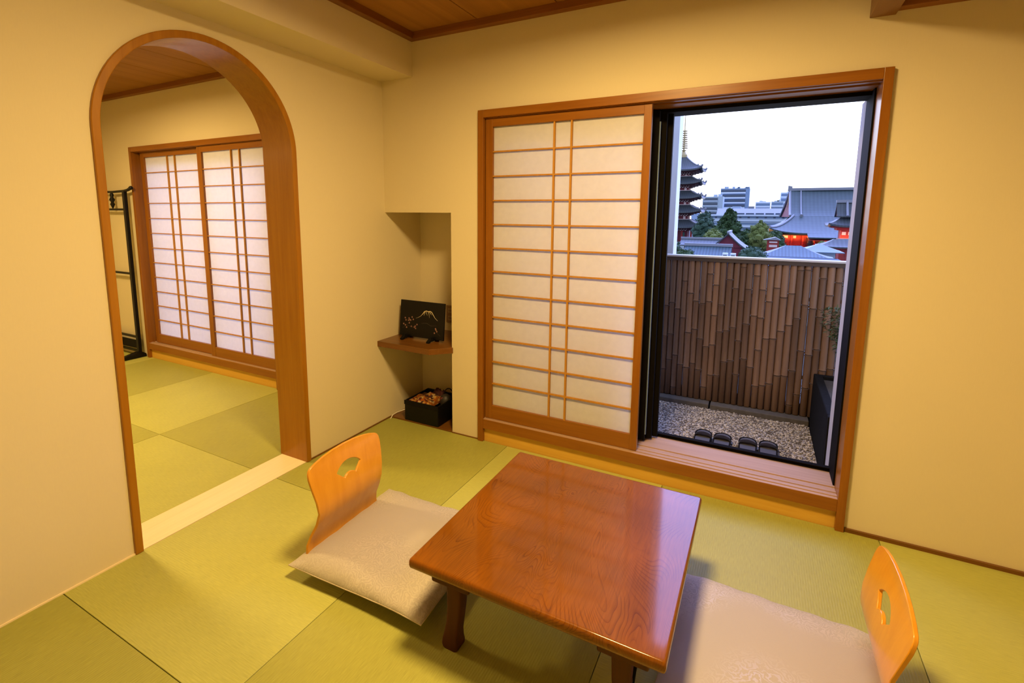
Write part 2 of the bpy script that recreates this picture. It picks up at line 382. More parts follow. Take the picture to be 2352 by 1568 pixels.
# wall with the niche and the windows
wb = [(0, 1.418), (.52, 1.418), (.52, 0), (.721, 0), (.721, 2.0), (2.633, 2.0), (2.633, 0), (RX+.1, 0), (RX+.1, 2.6), (0, 2.6)]
struct(MB().prism(wb, 'y', 0, .43).build('wall_back', M['wall']), 'cream wall with the niche and the garden window')
wl = [(LX-.1, 0), (-3.027, 0), (-3.027, 2.0), (-1.118, 2.0), (-1.118, 0), (-.2, 0), (-.2, 2.6), (LX-.1, 2.6)]
struct(MB().prism(wl, 'y', 0, .43).build('wall_far', M['wall']), 'cream window wall of the room beyond the arch')
nb = MB().box(0, .56, .38, .43, 0, 1.418).box(.52, .56, .36, .43, 0, 1.418)
struct(nb.build('wall_niche', M['wall']), 'recessed back of the corner niche')
struct(B(RX, RX+.1, FY, 0, 0, 2.6).build('wall_right', M['wall']))
struct(B(LX-.1, RX+.1, FY-.1, FY, 0, 2.6).build('wall_front', M['wall']))
struct(B(LX-.1, LX, FY, 0, 0, 2.6).build('wall_outer', M['wall']))
struct(B(0, .242, FY, 0, 2.242, 2.6).build('wall_soffit', M['wall']), 'boxed cream soffit above the arch')

# ceilings: wide boards with fine joints
def ceiling(name, x0, x1, joints, y0=FY, y1=0, z=ZC):
    mb = MB().box(x0, x1, y0, y1, z+.012, z+.1)
    e = [x0] + joints + [x1]
    for a, b in zip(e[:-1], e[1:]): mb.box(a+.003, b-.003, y0, y1, z, z+.014)
    return struct(mb.build(name, M['ceil'], bevel=0))
ceiling('ceiling', .242, 2.62, [.728+.475*k - .0 for k in range(4)])
ceiling('ceiling_far', LX, -.2, [-.58-.475*k for k in range(6, -1, -1)])
ceiling('ceiling_low', 2.62, RX, [2.95, 3.3], z=2.262)
struct(B(2.62, RX, FY, 0, 2.36, 2.6).build('ceiling_low_infill', M['ceil_trim']))
def trim(n, mb, mat, label=None, bevel=.002): return struct(mb.build('trim_%d' % n, mat, bevel=bevel), label)
tb = MB().box(.242, 2.535, -.045, 0, 2.446, ZC+.03)
trim(1, tb, M['ceil_trim'], 'brown ceiling trim along the window wall')
trim(2, B(.242, .287, FY, -.045, 2.446, ZC+.03), M['wood_y'], 'brown ceiling trim along the soffit')
trim(3, B(2.535, 2.62, FY, 0, 2.2, ZC+.03), M['wood_y'], 'wooden fascia board of the lowered ceiling')
trim(4, B(2.62, RX, -.05, 0, 2.212, 2.28), M['ceil_trim'], 'dark trim of the lowered ceiling')
trim(5, B(LX, -.2, -.045, 0, 2.446, ZC+.03), M['ceil_trim'], 'brown ceiling trim in the room beyond')
# thin skirting strips
struct(B(2.633, RX, -.012, 0, 0, .016).build('baseboard_right_of_window', M['shelf']))
struct(B(.52, .721, -.006, 0, 0, .006).build('baseboard_niche', M['shelf']))
struct(B(0, .006, FY, AY-AR, 0, .006).build('baseboard_left', M['thresh']))
struct(B(0, .006, AY+AR, 0, 0, .008).build('baseboard_corner', M['shelf']))
struct(B(0, .52, 0, .38, -.03, .008).build('trim_6', M['shelf'], bevel=.001), 'brown wooden floor board of the niche')
struct(B(-.2, 0, AY-AR+.03, AY+AR-.03, -.03, .002).build('trim_7', M['thresh']), 'pale threshold board under the arch')

# arched wooden lining
ring = []
def arch_ring(y, z, ny, nz):
    return [(-.212, y, z), (.012, y, z), (.012, y+ny*.03, z+nz*.03), (-.212, y+ny*.03, z+nz*.03)]
pts = [(AY+AR, .0, -1, 0), (AY+AR, AZ*.5, -1, 0)]
for k in range(49):
    a = PI*k/48; pts.append((AY+AR*math.cos(a), AZ+AR*math.sin(a), -math.cos(a), -math.sin(a)))
pts += [(AY-AR, AZ*.5, 1, 0), (AY-AR, 0, 1, 0)]
arch = MB().loft([arch_ring(*p) for p in pts]).build('trim_8', M['arch'], bevel=.003, smooth=35)
struct(arch, 'rounded wooden lining of the arched opening')

# ------------------------------------------------------------------ windows
def window(n, x0, x1, label):
    w = sgroup('window_%d' % n, ((x0+x1)/2, 0, 0), label)
    f = MB()
    f.box(x0, x0+.036, -.02, .12, 0, 2.0).box(x1-.033, x1, -.022, .105, 0, 2.0)
    f.build('window_jamb', M['wood_z'], w, bevel=.0015)
    h = MB().box(x0+.036, x1-.033, -.02, 0.0, 1.957, 2.0).box(x0+.036, x1-.033, 0, .03, 1.953, 2.0).box(x0+.036, x1-.033, .055, .2, 1.95, 2.0).box(x0+.036, x1-.033, 0, .2, 1.975, 2.0)
    h.build('window_head', M['wood_x'], w, bevel=.0015)
    s = MB().box(x0+.036, x1-.033, -.014, .242, .086, .148)
    for yy in (.006, .040): s.box(x0+.036, x1-.033, yy, yy+.018, .146, .152)
    s.box(x0+.036, x1-.033, .09, .242, .146, .153)
    s.build('window_sill', M['sill'], w, bevel=.001)
    B(x0+.036, x1-.033, -.016, -.0135, .087, .147).build('sill_face', M['wood_x'], w, bevel=.0005)
    B(x0+.036, x1-.033, .004, .24, -.03, .086).build('kick_board', M['kick'], w)
    d = MB().box(x0+.012, x1-.02, .16, .285, 1.932, 1.999).box(x1-.04, x1-.001, .105, .285, .152, 1.95).box(x0+.001, x0+.05, .12, .285, .152, 1.95).box(x0+.01, x1-.01, .243, .285, .086, .166)
    d.box(x0+.01, x1-.01, .243, .25, .16, .172)
    d.build('metal_frame', M['bronze'], w, bevel=.001)
    e = MB().box(x1-.033, x1-.001, .285, .45, -.1, 1.95).box(x0+.001, x0+.033, .285, .45, -.1, 1.95).box(x0, x1, .285, .45, -.1, .08)
    e.build('outer_reveal', M['ext_white'], w)
    return w
window(1, .721, 2.633, 'wood-framed garden window, right half slid open')
window(2, -3.027, -1.118, 'wood-framed window of the room beyond the arch, closed')

def shoji(x0, x1, y, label, lst=.045, rst=.038, gap=.098, cx=None):
    """sliding paper screen: stiles, rails, lattice, paper"""
    t = thing('shoji_screen', ((x0+x1)/2, y+.015, .153), label, 'paper screen', 'sliding paper screens')
    z0, z1 = .1535, 1.952; px0, px1, pz0, pz1 = x0+lst, x1-rst, .238, 1.907
    for a, b in ((x0, px0), (px1, x1)): B(a, b, y, y+.028, z0, z1).build('stile', M['wood_z'], t, bevel=.0012)
    B(px0, px1, y+.001, y+.027, pz1, z1).build('top_rail', M['wood_x'], t, bevel=.001)
    B(px0, px1, y+.001, y+.027, z0, pz0).build('bottom_rail', M['wood_x'], t, bevel=.001)
    if cx is None: cx = (px0+px1)/2
    for sx in (-1, 1):
        c = cx+sx*gap/2; B(c-.0048, c+.0048, y+.003, y+.018, pz0, pz1).build('upright_bar', M['bar'], t)
    for k in range(1, 12):
        z = pz0 + (pz1-pz0)*k/12; B(px0, px1, y+.005, y+.017, z-.004, z+.004).build('cross_bar', M['bar'], t)
    B(px0-.003, px1+.003, y+.0175, y+.0185, pz0-.003, pz1+.003).build('paper', M['paper'], t)
    return t
shoji(.762, 1.696, .004, 'white paper sliding screen with a wooden lattice beside the open window')
shoji(-2.945, -2.00, .034, 'left-hand white paper screen seen through the arch, set behind its neighbour', lst=.052, rst=.05, gap=.115)
shoji(-2.022, -1.09, .004, 'right-hand white paper screen seen through the arch, front one of the pair', lst=.058, rst=.05, gap=.105, cx=-1.53)

def glass_door(x0, x1, y, label, strip=False):
    t = thing('sliding_glass_door', ((x0+x1)/2, y, .166), label, 'glass door', 'dark framed glass doors')
    f = MB().box(x0, x0+.045, y, y+.03, .166, 1.94).box(x1-.05, x1, y, y+.03, .166, 1.94).box(x0+.045, x1-.05, y, y+.03, .166, .23).box(x0+.045, x1-.05, y, y+.03, 1.88, 1.94)
    f.build('door_frame', M['bronze'], t, bevel=.002)
    B(x0+.04, x1-.045, y+.013, y+.017, .225, 1.885).build('glass_pane', M['glass'], t)
    if strip: B(x1-.001, x1+.006, y+.004, y+.014, .2, 1.885).build('weather_strip', plain('weather_strip_pile', (.12, .17, .25), .8), t)  # weather strip: blue-grey of the reflected outdoors put into its colour
    return t
glass_door(.775, 1.712, .125, 'dark framed glass door slid behind the paper screen, with a silver edge strip', True)
glass_door(.79, 1.742, .165, 'dark framed glass door stacked in the middle behind the paper screen')
glass_door(.80, 1.767, .205, 'outermost dark glass door edge beside the open window gap')
glass_door(-2.99, -2.02, .165, 'dark framed glass door behind the left screen beyond the arch')
glass_door(-2.05, -1.16, .205, 'dark framed glass door behind the right screen beyond the arch')

# ------------------------------------------------------------------ niche things
t = tag(MB().prism([(0, -.109), (.425, -.115), (.531, -.004), (.52, .0), (.52, .38), (0, .38)], 'z', .534, .57).build('wall_shelf', M['shelf'], bevel=.0015), 'brown wooden corner shelf with a clipped front fitted in the niche', 'shelf')
# picture panel leaning on two small feet
pan = thing('lacquer_picture', (.235, .065, .582), 'black lacquer picture of a snow-capped mountain and blossoms on the niche shelf', 'picture')
pu = Vector((1, .0, 0)); pv = Vector((-.004, .03, .243)).normalized(); pn = pu.cross(pv)
po = Vector((.056, .052, .586)); PW, PH = .362, .244
def PP(u, v, w=0): return po + pu*u + pv*v - pn*w*(-1)
# outward normal faces -y
if pn.y > 0: pn = -pn
def PP(u, v, w=0): return po + pu*u + pv*v + pn*w
mb = MB(); c8 = [PP(u, v, w) for w in (0, -.012) for u, v in ((0, 0), (PW, 0), (PW, PH), (0, PH))]
mb.add(c8, [(0,1,2,3),(7,6,5,4),(0,4,5,1),(1,5,6,2),(2,6,7,3),(3,7,4,0)])
mb.build('panel', M['black'], pan, bevel=.0015)
gold = plain('pale_gold_paint', (.75, .66, .42), .5); pinkp = plain('dusky_pink_paint', (.33, .17, .14), .6); dimp = plain('dim_gold_paint', (.06, .045, .025), .5)
mb = MB()
def stroke(mb, pts, r): mb.tube([PP(u*PW, v*PH, .0012) for u, v in pts], [k*.001 for k in r], 6)
stroke(mb, [(.37,.52),(.43,.555),(.48,.60),(.52,.66),(.56,.735),(.60,.755),(.64,.745),(.69,.755),(.72,.735),(.76,.66),(.80,.585),(.86,.52)], [.5,.8,1.1,1.6,2.2,2.2,1.9,2.2,2.0,1.4,1.0,.5])
for p in ([(.585,.75),(.565,.68),(.55,.62)], [(.605,.755),(.61,.69),(.625,.635)], [(.64,.75),(.66,.69),(.672,.62),(.678,.575)], [(.66,.75),(.70,.70),(.715,.66)], [(.57,.74),(.545,.69),(.52,.65)]): stroke(mb, p, [1.6, 1.1, .5, .4][:len(p)])
mb.build('painted_mountain', gold, pan, smooth=60)
mb = MB()
for u, v in ((.12,.50),(.14,.44),(.21,.50),(.23,.46),(.28,.54),(.31,.48),(.22,.37),(.09,.33),(.13,.30),(.27,.28),(.36,.30),(.40,.35),(.16,.24),(.37,.24),(.20,.44),(.25,.45),(.83,.27),(.85,.23),(.80,.18),(.82,.30),(.34,.27)):
    for k in range(5):
        a = k*2*PI/5+u*9; du, dv = .0035*math.cos(a)/PW, .0035*math.sin(a)/PH
        c = PP((u+du)*PW, (v+dv)*PH, .0006); mb.blob(c, .0026, 1, 0, (1, .35, 1))
mb.build('painted_blossoms', pinkp, pan)
mb = MB()
stroke(mb, [(.06,.2),(.16,.3),(.24,.42),(.32,.5)], [.6,.8,.6,.4]); stroke(mb, [(.16,.3),(.3,.26),(.42,.34)], [.6,.6,.3]); stroke(mb, [(.93,.12),(.85,.2),(.82,.3)], [.6,.5,.3]); stroke(mb, [(.5,.4),(.62,.42),(.72,.36),(.85,.38)], [.7,.9,.9,.4])
mb.build('painted_branches', dimp, pan)
for i, (x, lb) in enumerate(((.118, 'black wooden foot under the left end of the mountain picture'), (.332, 'black wooden foot under the right end of the mountain picture'))):
    p = [(-.005, .571), (.012, .571), (.02, .577), (.085, .577), (.10, .571), (.115, .571), (.115, .585), (.10, .60), (.078, .66), (.068, .66), (.066, .588), (.04, .5845), (.034, .606), (.022, .606), (.018, .592), (-.005, .582)]
    recentre(tag(MB().prism(p, 'x', x-.011, x+.011).build('picture_stand', M['blackmat'], bevel=.001), lb, 'stand', 'feet of the picture'))

# lacquer box with brocade inside
bx = thing('lacquer_box', (.268, .13, .008), 'black lacquer box full of cloth on the niche floor', 'box')
x0, x1, y0, y1, z0, z1 = .131, .406, .0, .27, .009, .150
mb = MB().box(x0, x1, y0, y0+.01, z0, z1).box(x0, x1, y1-.01, y1, z0, z1).box(x0, x0+.01, y0+.01, y1-.01, z0, z1).box(x1-.01, x1, y0+.01, y1-.01, z0, z1).box(x0+.01, x1-.01, y0+.01, y1-.01, z0, z0+.01)
mb.build('box_body', M['black'], bx, bevel=.003)
B(x0-.003, x1+.003, y0-.003, y0, z1-.03, z1).build('rim_band', M['blackmat'], bx, bevel=.001)
def heap(name, mat, cx, cy, z, rx, ry, h, label, cat, seed, n=26):
    rnd = random.Random(seed); ph = [rnd.uniform(0, 6) for _ in range(6)]
    def zf(u, v):
        e = max(0, 1-u**4)*max(0, 1-v**4)
        return z + h*e**.5*(.62+.2*math.sin(u*5+ph[0])+.16*math.sin(v*6+ph[1]+u*3)+.1*math.sin(u*11+v*9+ph[2]))
    vs = []; fs = []
    for i in range(n+1):
        for j in range(n+1):
            u, v = -1+2*i/n, -1+2*j/n; vs.append((cx+rx*u, cy+ry*v, zf(u, v)))
    for i in range(n+1):
        for j in range(n+1):
            u, v = -1+2*i/n, -1+2*j/n; vs.append((cx+rx*u, cy+ry*v, z-.03))
    k = (n+1)**2
    for i in range(n):
        for j in range(n):
            a = i*(n+1)+j; fs.append((a, a+n+1, a+n+2, a+1)); fs.append((k+a, k+a+1, k+a+n+2, k+a+n+1))
    for i in range(n):
        for a, b in ((i, i+1), (n*(n+1)+i, n*(n+1)+i+1), (i*(n+1), (i+1)*(n+1)), (i*(n+1)+n, (i+1)*(n+1)+n)): fs.append((a, b, k+b, k+a))
    mb = MB(); mb.add(vs, fs); o = mb.build(name, mat, smooth=60)
    return recentre(tag(o, label, cat))
heap('folded_brocade', brocade('orange_gold_brocade'), .225, .106, .135, .082, .096, .035, 'orange and gold patterned cloth folded in the black box', 'cloth', 3)
dk = plain('dark_patterned_silk', (.03, .026, .026), .5, noise=.8, nscale=60)
pch = thing('cloth_pouch', (.352, .17, .10), 'dark silk pouch with a red flower and looped handle in the black box', 'pouch')
mb = MB(); mb.lathe([(.006, 0), (.036, .006), (.041, .03), (.036, .058), (.016, .073), (.006, .075)], (.352, .17, .098), 20); mb.build('pouch_body', dk, pch, smooth=50)
MB().tube([(.352+.038*math.cos(a), .205+.01*math.sin(a), .155+.045*math.sin(a)) for a in [PI*k/14 for k in range(15)]], .0035, 8).build('loop_handle', M['blackmat'], pch, smooth=60)
mb = MB()
for k in range(5):
    a = k*2*PI/5; mb.blob((.345+.007*math.cos(a), .137, .147+.007*math.sin(a)), .006, 1, 0, (1, .5, 1))
mb.build('red_flower', plain('red_silk', (.35, .03, .04), .6), pch, smooth=60)
heap('folded_dark_cloth', plain('maroon_cloth', (.06, .012, .01), .8), .252, .233, .135, .045, .024, .05, 'dark maroon cloth tucked at the back of the black box', 'cloth', 9, 14)
tag(MB().tube([(.129, .18, .012), (.09, .20, .012), (.055, .185, .012), (.022, .13, .012), (.008, .06, .012), (.012, .012, .012), (.03, -.03, .005)], .004, 8).build('power_cord', plain('white_cable', (.8, .74, .62), .5), smooth=60), 'white cord running from behind the black box to the niche corner', 'cord')
ou = thing('wall_outlet', (.262, .376, .63), 'small brown wall outlet low in the niche behind the picture', 'outlet')
B(.226, .298, .371, .38, .632, .757).build('cover_plate', plain('outlet_plate', (.30, .19, .10), .5), ou, bevel=.003)
for zz in (.665, .72):
    s = B(.243, .281, .3685, .3715, zz-.016, zz+.016).build('socket', plain('outlet_socket', (.42, .30, .17), .5), ou, bevel=.001)
    for xx in (.255, .268): B(xx-.0015, xx+.0015, .3675, .3688, zz-.006, zz+.006).build('slot', M['blackmat'], s)

# ------------------------------------------------------------------ kimono rack in the far room
rk = thing('kimono_rack', (-3.45, -.05, 0), 'black lacquered kimono rack standing against the far wall beyond the arch', 'rack')
ry = -.05
bar = [(-3.62+.0, 1.60), (-3.3, 1.597), (-3.1, 1.603), (-3.03, 1.612), (-2.985, 1.628)]
MB().tube([(x, ry, z) for x, z in bar], [.011, .011, .012, .013, .016], 10).build('top_bar', M['black'], rk, smooth=50)
MB().blob((-2.978, ry, 1.63), .018, 2).build('bar_finial', M['black'], rk, smooth=60)
for x in (-3.10, -3.66):
    B(x-.019, x+.019, ry-.014, ry+.014, .05, 1.60).build('post', M['black'], rk, bevel=.003)
    MB().prism([(-.16, 0.002), (.045, 0.002), (.045, .03), (.02, .05), (-.03, .06), (-.14, .035), (-.16, .02)], 'x', x-.02, x+.03).xf(lambda p: (p.x, p.y+ry-.0, p.z)).build('foot', M['black'], rk, bevel=.004)
for z in (1.432, .823): B(-3.655, -3.105, ry-.008, ry+.008, z-.010, z+.010).build('cross_bar', M['black'], rk, bevel=.002)
for z in (.20, .062): B(-3.655, -3.105, ry-.008, ry+.008, z-.011, z+.011).build('lower_bar', M['black'], rk, bevel=.002)
B(-3.655, -3.105, ry-.004, ry+.004, .085, .165).build('lower_panel', M['blackmat'], rk)
mb = MB().lathe([(.003, 0), (.008, .01), (.02, .04), (.012, .06), (.024, .085), (.012, .11), (.018, .13), (.006, .155), (.003, .16)], (-3.33, ry, 1.44), 10); mb.build('carved_ornament', M['black'], rk, smooth=50)
MB().tube([(-3.40, ry-.012, 1.52), (-3.37, ry-.016, 1.515), (-3.335, ry-.012, 1.517)], .003, 6).build('brass_pin', plain('dull_brass', (.4, .28, .1), .4, .8), rk)

# ------------------------------------------------------------------ low table
T0x, T1x, T0y, T1y, TZ = 1.296, 2.080, -1.430, -.618, .333
tab = thing('low_table', ((T0x+T1x)/2, (T0y+T1y)/2, 0), 'low glossy reddish-brown wooden table in the middle of the tatami floor', 'table')
def rr(x0, x1, y0, y1, r, n=5):
    out = []
    for cx, cy, a0 in ((x1-r, y1-r, 0), (x0+r, y1-r, PI/2), (x0+r, y0+r, PI), (x1-r, y0+r, 1.5*PI)):
        for k in range(n+1):
            a = a0+PI/2*k/n; out.append((cx+r*math.cos(a), cy+r*math.sin(a)))
    return out
rings = []
for z, ins in ((.2985, .010), (.300, .005), (.304, .0015), (.312, 0), (.324, .0005), (.3295, .0025), (.3322, .0055), (.333, .009), (.333, .013), (.333, .05)):
    rings.append([(x, y, z) for x, y in rr(T0x+ins, T1x-ins, T0y+ins, T1y-ins, .007)])
MB().loft(rings).build('table_top', M['table'], tab, smooth=50)
for sx in (0, 1):
    for sy in (0, 1):
        xx = T0x+.048 if sx == 0 else T1x-.048; yy = T0y+.055 if sy == 0 else T1y-.055
        dx = 1 if sx == 0 else -1; dy = 1 if sy == 0 else -1
        X = sorted((xx, xx+dx*.14)); Y = sorted((yy, yy+dy*.10))
        lg = B(X[0], X[1], Y[0], Y[1], .234, .2985).build('leg_block', M['table_leg'], tab, bevel=.006)
        rings = []
        for z, o, w in ((.236, .046, .058), (.20, .048, .054), (.15, .05, .050), (.10, .046, .048), (.06, .038, .050), (.03, .030, .056), (.012, .027, .060), (.003, .030, .058), (0.0, .034, .052)):
            cx = xx+dx*(o+w/2); cy = yy+dy*(.012+w/2)
            rings.append([(x, y, z) for x, y in rr(cx-w/2, cx+w/2, cy-w/2, cy+w/2, .01, 3)])
        MB().loft(rings).build('leg', M['table_leg'], tab, smooth=50)
for xx in (T0x+.118, T1x-.118): B(xx-.012, xx+.012, T0y+.15, T1y-.15, .262, .2985).build('under_rail', M['table_leg'], tab, bevel=.003)
for xx in (T1x-.10,): MB().tube([(xx, T0y+.10, .10), (xx, T0y+.20, .20), (xx, T0y+.27, .28)], .006, 8).build('folding_brace', M['bronze'], tab)

# ------------------------------------------------------------------ legless chairs (bent plywood)
PROF = [(.42, .028), (.10, .028), (.05, .032), (.02, .045), (.004, .07), (.0, .10), (.010, .14), (.032, .185), (.050, .225), (.056, .262), (.052, .30), (.040, .355), (.026, .41), (.018, .44), (.012, .48)]
def catmull(P, n=8):
    P = [Vector(p) for p in P]; out = []
    for i in range(len(P)-1):
        a = P[max(i-1, 0)]; b = P[i]; c = P[i+1]; d = P[min(i+2, len(P)-1)]
        for k in range(n):
            t = k/n; out.append(.5*((2*b)+(c-a)*t+(2*a-5*b+4*c-d)*t*t+(3*b-3*c+d-a)*t**3))
    out.append(P[-1]); return out
CP = catmull(PROF); SL = [0]
for a, b in zip(CP[:-1], CP[1:]): SL.append(SL[-1]+(b-a).length)
def at(s):
    s = max(0, min(SL[-1]-1e-6, s))
    for i in range(len(SL)-1):
        if SL[i+1] >= s: break
    t = (s-SL[i])/(SL[i+1]-SL[i]); p = CP[i].lerp(CP[i+1], t); d = (CP[i+1]-CP[i]).normalized()
    return p, d
def s_of_z(z):
    for i in range(len(CP)-1, 0, -1):
        if CP[i-1].y <= z <= CP[i].y: return SL[i-1]+(SL[i]-SL[i-1])*(z-CP[i-1].y)/max(1e-6, CP[i].y-CP[i-1].y)
    return SL[-1]
def inside(p, poly):
    c = False; n = len(poly)
    for i in range(n):
        a, b = poly[i], poly[(i+1) % n]
        if (a[1] > p[1]) != (b[1] > p[1]) and p[0] < (b[0]-a[0])*(p[1]-a[1])/(b[1]-a[1])+a[0]: c = not c
    return c
def sheet(outline, holes, part, parent, origin, flip, name, mat, th=.011):
    """flat outline (u across, s along the bent profile) -> bent solid plywood"""
    loops = [outline]+holes; pts = []; edges = []
    for lp in loops:
        n0 = len(pts); pts += [Vector(p) for p in lp]; edges += [(n0+i, n0+(i+1) % len(lp)) for i in range(len(lp))]
    nb = len(pts)
    smin = min(p[1] for p in outline); smax = max(p[1] for p in outline); umax = max(abs(p[0]) for p in outline)
    ns = int((smax-smin)/.012); nu = 14
    for i in range(1, ns):
        for j in range(nu+1):
            q = (-umax+2*umax*j/nu, smin+(smax-smin)*i/ns)
            if inside(q, outline) and not any(inside(q, h) for h in holes) and min((Vector(q)-p).length for p in pts[:nb]) > .005: pts.append(Vector(q))
    vs, es, fs, *_ = delaunay_2d_cdt(pts, edges, [], 0, 1e-6)
    tris = []
    for f in fs:
        c = sum((vs[i] for i in f), Vector((0, 0)))/len(f)
        if inside(c, outline) and not any(inside(c, h) for h in holes): tris.append(tuple(f))
    top = []; bot = []
    for p in vs:
        q, d = at(p.y); n = Vector((-d.y, d.x))
        for lst, k in ((top, .5), (bot, -.5)):
            w = q+n*th*k
            lst.append((origin[0]+flip*w.x, origin[1]+p.x, origin[2]+w.y))
    cnt = {}
    for f in tris:
        for i in range(len(f)):
            e = (f[i], f[(i+1) % len(f)]); k = tuple(sorted(e)); cnt.setdefault(k, []).append(e)
    n = len(vs); mb = MB(); mb.add(top+bot, tris+[tuple(i+n for i in reversed(f)) for f in tris])
    mb.cur = 0
    rim = [(e[0][1], e[0][0], e[0][0]+n, e[0][1]+n) for e in cnt.values() if len(e) == 1]
    mb.f += rim; mb.mi += [0]*len(rim)
    return mb.build(name, mat, parent, smooth=40, bevel=.0018)
def zaisu(bx_, cy, flip, label):
    c = thing('legless_chair', (bx_+flip*.2, cy, 0), label, 'chair', 'legless chairs at the table')
    sj = s_of_z(.075)
    # back: narrow waist, wide shoulders, arched top
    wid = [(.075, .20), (.11, .196), (.15, .186), (.20, .178), (.25, .177), (.30, .184), (.35, .193), (.395, .198), (.415, .196)]
    right = [(w, s_of_z(z)) for z, w in wid]
    topz = [(.190, .4265), (.178, .4345), (.15, .4435), (.11, .4525), (.06, .459), (0, .4615)]
    tp = [(u, s_of_z(z)) for u, z in topz]
    out = right + tp + [(-u, s) for u, s in reversed(tp[:-1])] + [(-u, s) for u, s in reversed(right)]
    fan = []; sc = s_of_z(.31)
    for k in range(11):
        a = math.radians(40+100*k/10); fan.append((.088*math.cos(a), sc+.088*math.sin(a)-.003))
    for k in range(11):
        a = math.radians(140-100*k/10); fan.append((.040*math.cos(a), sc+.040*math.sin(a)-.006))
    sheet(out, [fan], 'back', c, (bx_, cy, 0), flip, 'backrest', M['ply'])
    so = []
    sj2 = sj
    for u, s in ((-.20, sj2), (-.19, .30), (-.175, .12), (-.16, .03), (-.13, .0), (.13, .0), (.16, .03), (.175, .12), (.19, .30), (.20, sj2)): so.append((u, s))
    sheet(so, [], 'seat', c, (bx_, cy, 0), flip, 'seat', M['ply'])
    return c
zaisu(.7125, -1.135, 1, 'honey plywood legless chair on the left of the table, fan-shaped hole in its back')
zaisu(2.619, -1.000, -1, 'honey plywood legless chair at the right edge, seen from its back edge')

def cushion(cx, cy, hx, hy, label, seed, rot=0):
    t = thing('floor_cushion', (cx, cy, .03), label, 'cushion', 'floor cushions on the legless chairs')
    rnd = random.Random(seed); n = 56; p = [rnd.uniform(0, 6) for _ in range(8)]
    def shape(u, v, sgn):
        e = (max(0, 1-abs(u)**5)*max(0, 1-abs(v)**5))**.5
        x = hx*u*(1-.035*(1-v*v)*(abs(u)**3)) ; y = hy*v*(1-.035*(1-u*u)*(abs(v)**3))
        edge = 1-e
        wr = .0016*edge*e*4*(math.sin(9*v+p[0]+3*u)+math.sin(13*u+p[1])+.7*math.sin(21*(u-v)+p[2]))
        z = .056 + .004*math.sin(3*u+p[3])*edge + (.046*e+.012*(1-u*u)*(1-v*v)+wr if sgn > 0 else -.020*e)
        if sgn > 0: z += .003*math.sin(2.3*u+p[4])*math.sin(2.7*v+p[5])*e
        c, s = math.cos(rot), math.sin(rot)
        return (cx+x*c-y*s, cy+x*s+y*c, z)
    mb = MB(); vs = []; fs = []
    for sgn in (1, -1):
        for i in range(n+1):
            for j in range(n+1): vs.append(shape(math.sin((-1+2*i/n)*PI/2), math.sin((-1+2*j/n)*PI/2), sgn))
    k = (n+1)**2
    for i in range(n):
        for j in range(n):
            a = i*(n+1)+j; fs.append((a, a+n+1, a+n+2, a+1)); fs.append((k+a, k+a+1, k+a+n+2, k+a+n+1))
    mb.add(vs, fs); o = mb.build('cushion_cover', M['cush'], t)
    bm = bmesh.new(); bm.from_mesh(o.data); bmesh.ops.remove_doubles(bm, verts=bm.verts, dist=1e-5); bmesh.ops.recalc_face_normals(bm, faces=bm.faces); bm.to_mesh(o.data); bm.free()
    for q in o.data.polygons: q.use_smooth = True
    edge = [shape(-1+2*k/24, -1, 1) for k in range(24)]+[shape(1, -1+2*k/24, 1) for k in range(24)]+[shape(1-2*k/24, 1, 1) for k in range(24)]+[shape(-1, 1-2*k/24, 1) for k in range(25)]
    MB().tube(edge, .0022, 6).build('seam_piping', M['piping'], t, smooth=60)
    return t
cushion(.985, -1.085, .312, .300, 'beige floor cushion on the left chair, partly under the table edge', 5, .02)
cushion(2.325, -1.015, .300, .305, 'pale damask floor cushion on the right chair, washed by daylight', 11, -.01)

# ------------------------------------------------------------------ ceiling lamps (above the frame) and their light
LAMPC = (1, .67, .25)
def lamp(x, y, watts, label):
    t = thing('ceiling_lamp', (x, y, ZC), label, 'lamp', 'square ceiling lamps')
    s = .25
    MB().box(x-s, x+s, y-s, y-s+.02, 2.458, ZC).box(x-s, x+s, y+s-.02, y+s, 2.458, ZC).box(x-s, x-s+.02, y-s+.02, y+s-.02, 2.458, ZC).box(x+s-.02, x+s, y-s+.02, y+s-.02, 2.458, ZC).build('lamp_frame', M['wood_x'], t, bevel=.002)
    m, nt, b = new_mat('lamp_diffuser'); b.inputs['Base Color'].default_value = (.9, .85, .75, 1)
    b.inputs['Emission Color'].default_value = (*LAMPC, 1); b.inputs['Emission Strength'].default_value = 9
    B(x-s+.02, x+s-.02, y-s+.02, y+s-.02, 2.466, 2.47).build('diffuser', m, t)
    ld = bpy.data.lights.new('lamp_light', 'AREA'); ld.shape = 'SQUARE'; ld.size = .36; ld.spread = math.radians(171); ld.energy = watts; ld.color = LAMPC
    lo = bpy.data.objects.new('lamp_light', ld); COL.objects.link(lo); lo.parent = t; lo.location = (0, 0, 2.457-ZC)
    return t
lamp(1.70, -1.34, 75, 'square ceiling lamp with a wooden frame over the low table')
lamp(-1.95, -1.45, 78, 'square ceiling lamp with a wooden frame in the room beyond the arch')

# ------------------------------------------------------------------ balcony
struct(B(-4.2, 4.2, .43, 1.9, -.25, -.03).build('floor_balcony', M['slab']), 'balcony slab under the gravel')
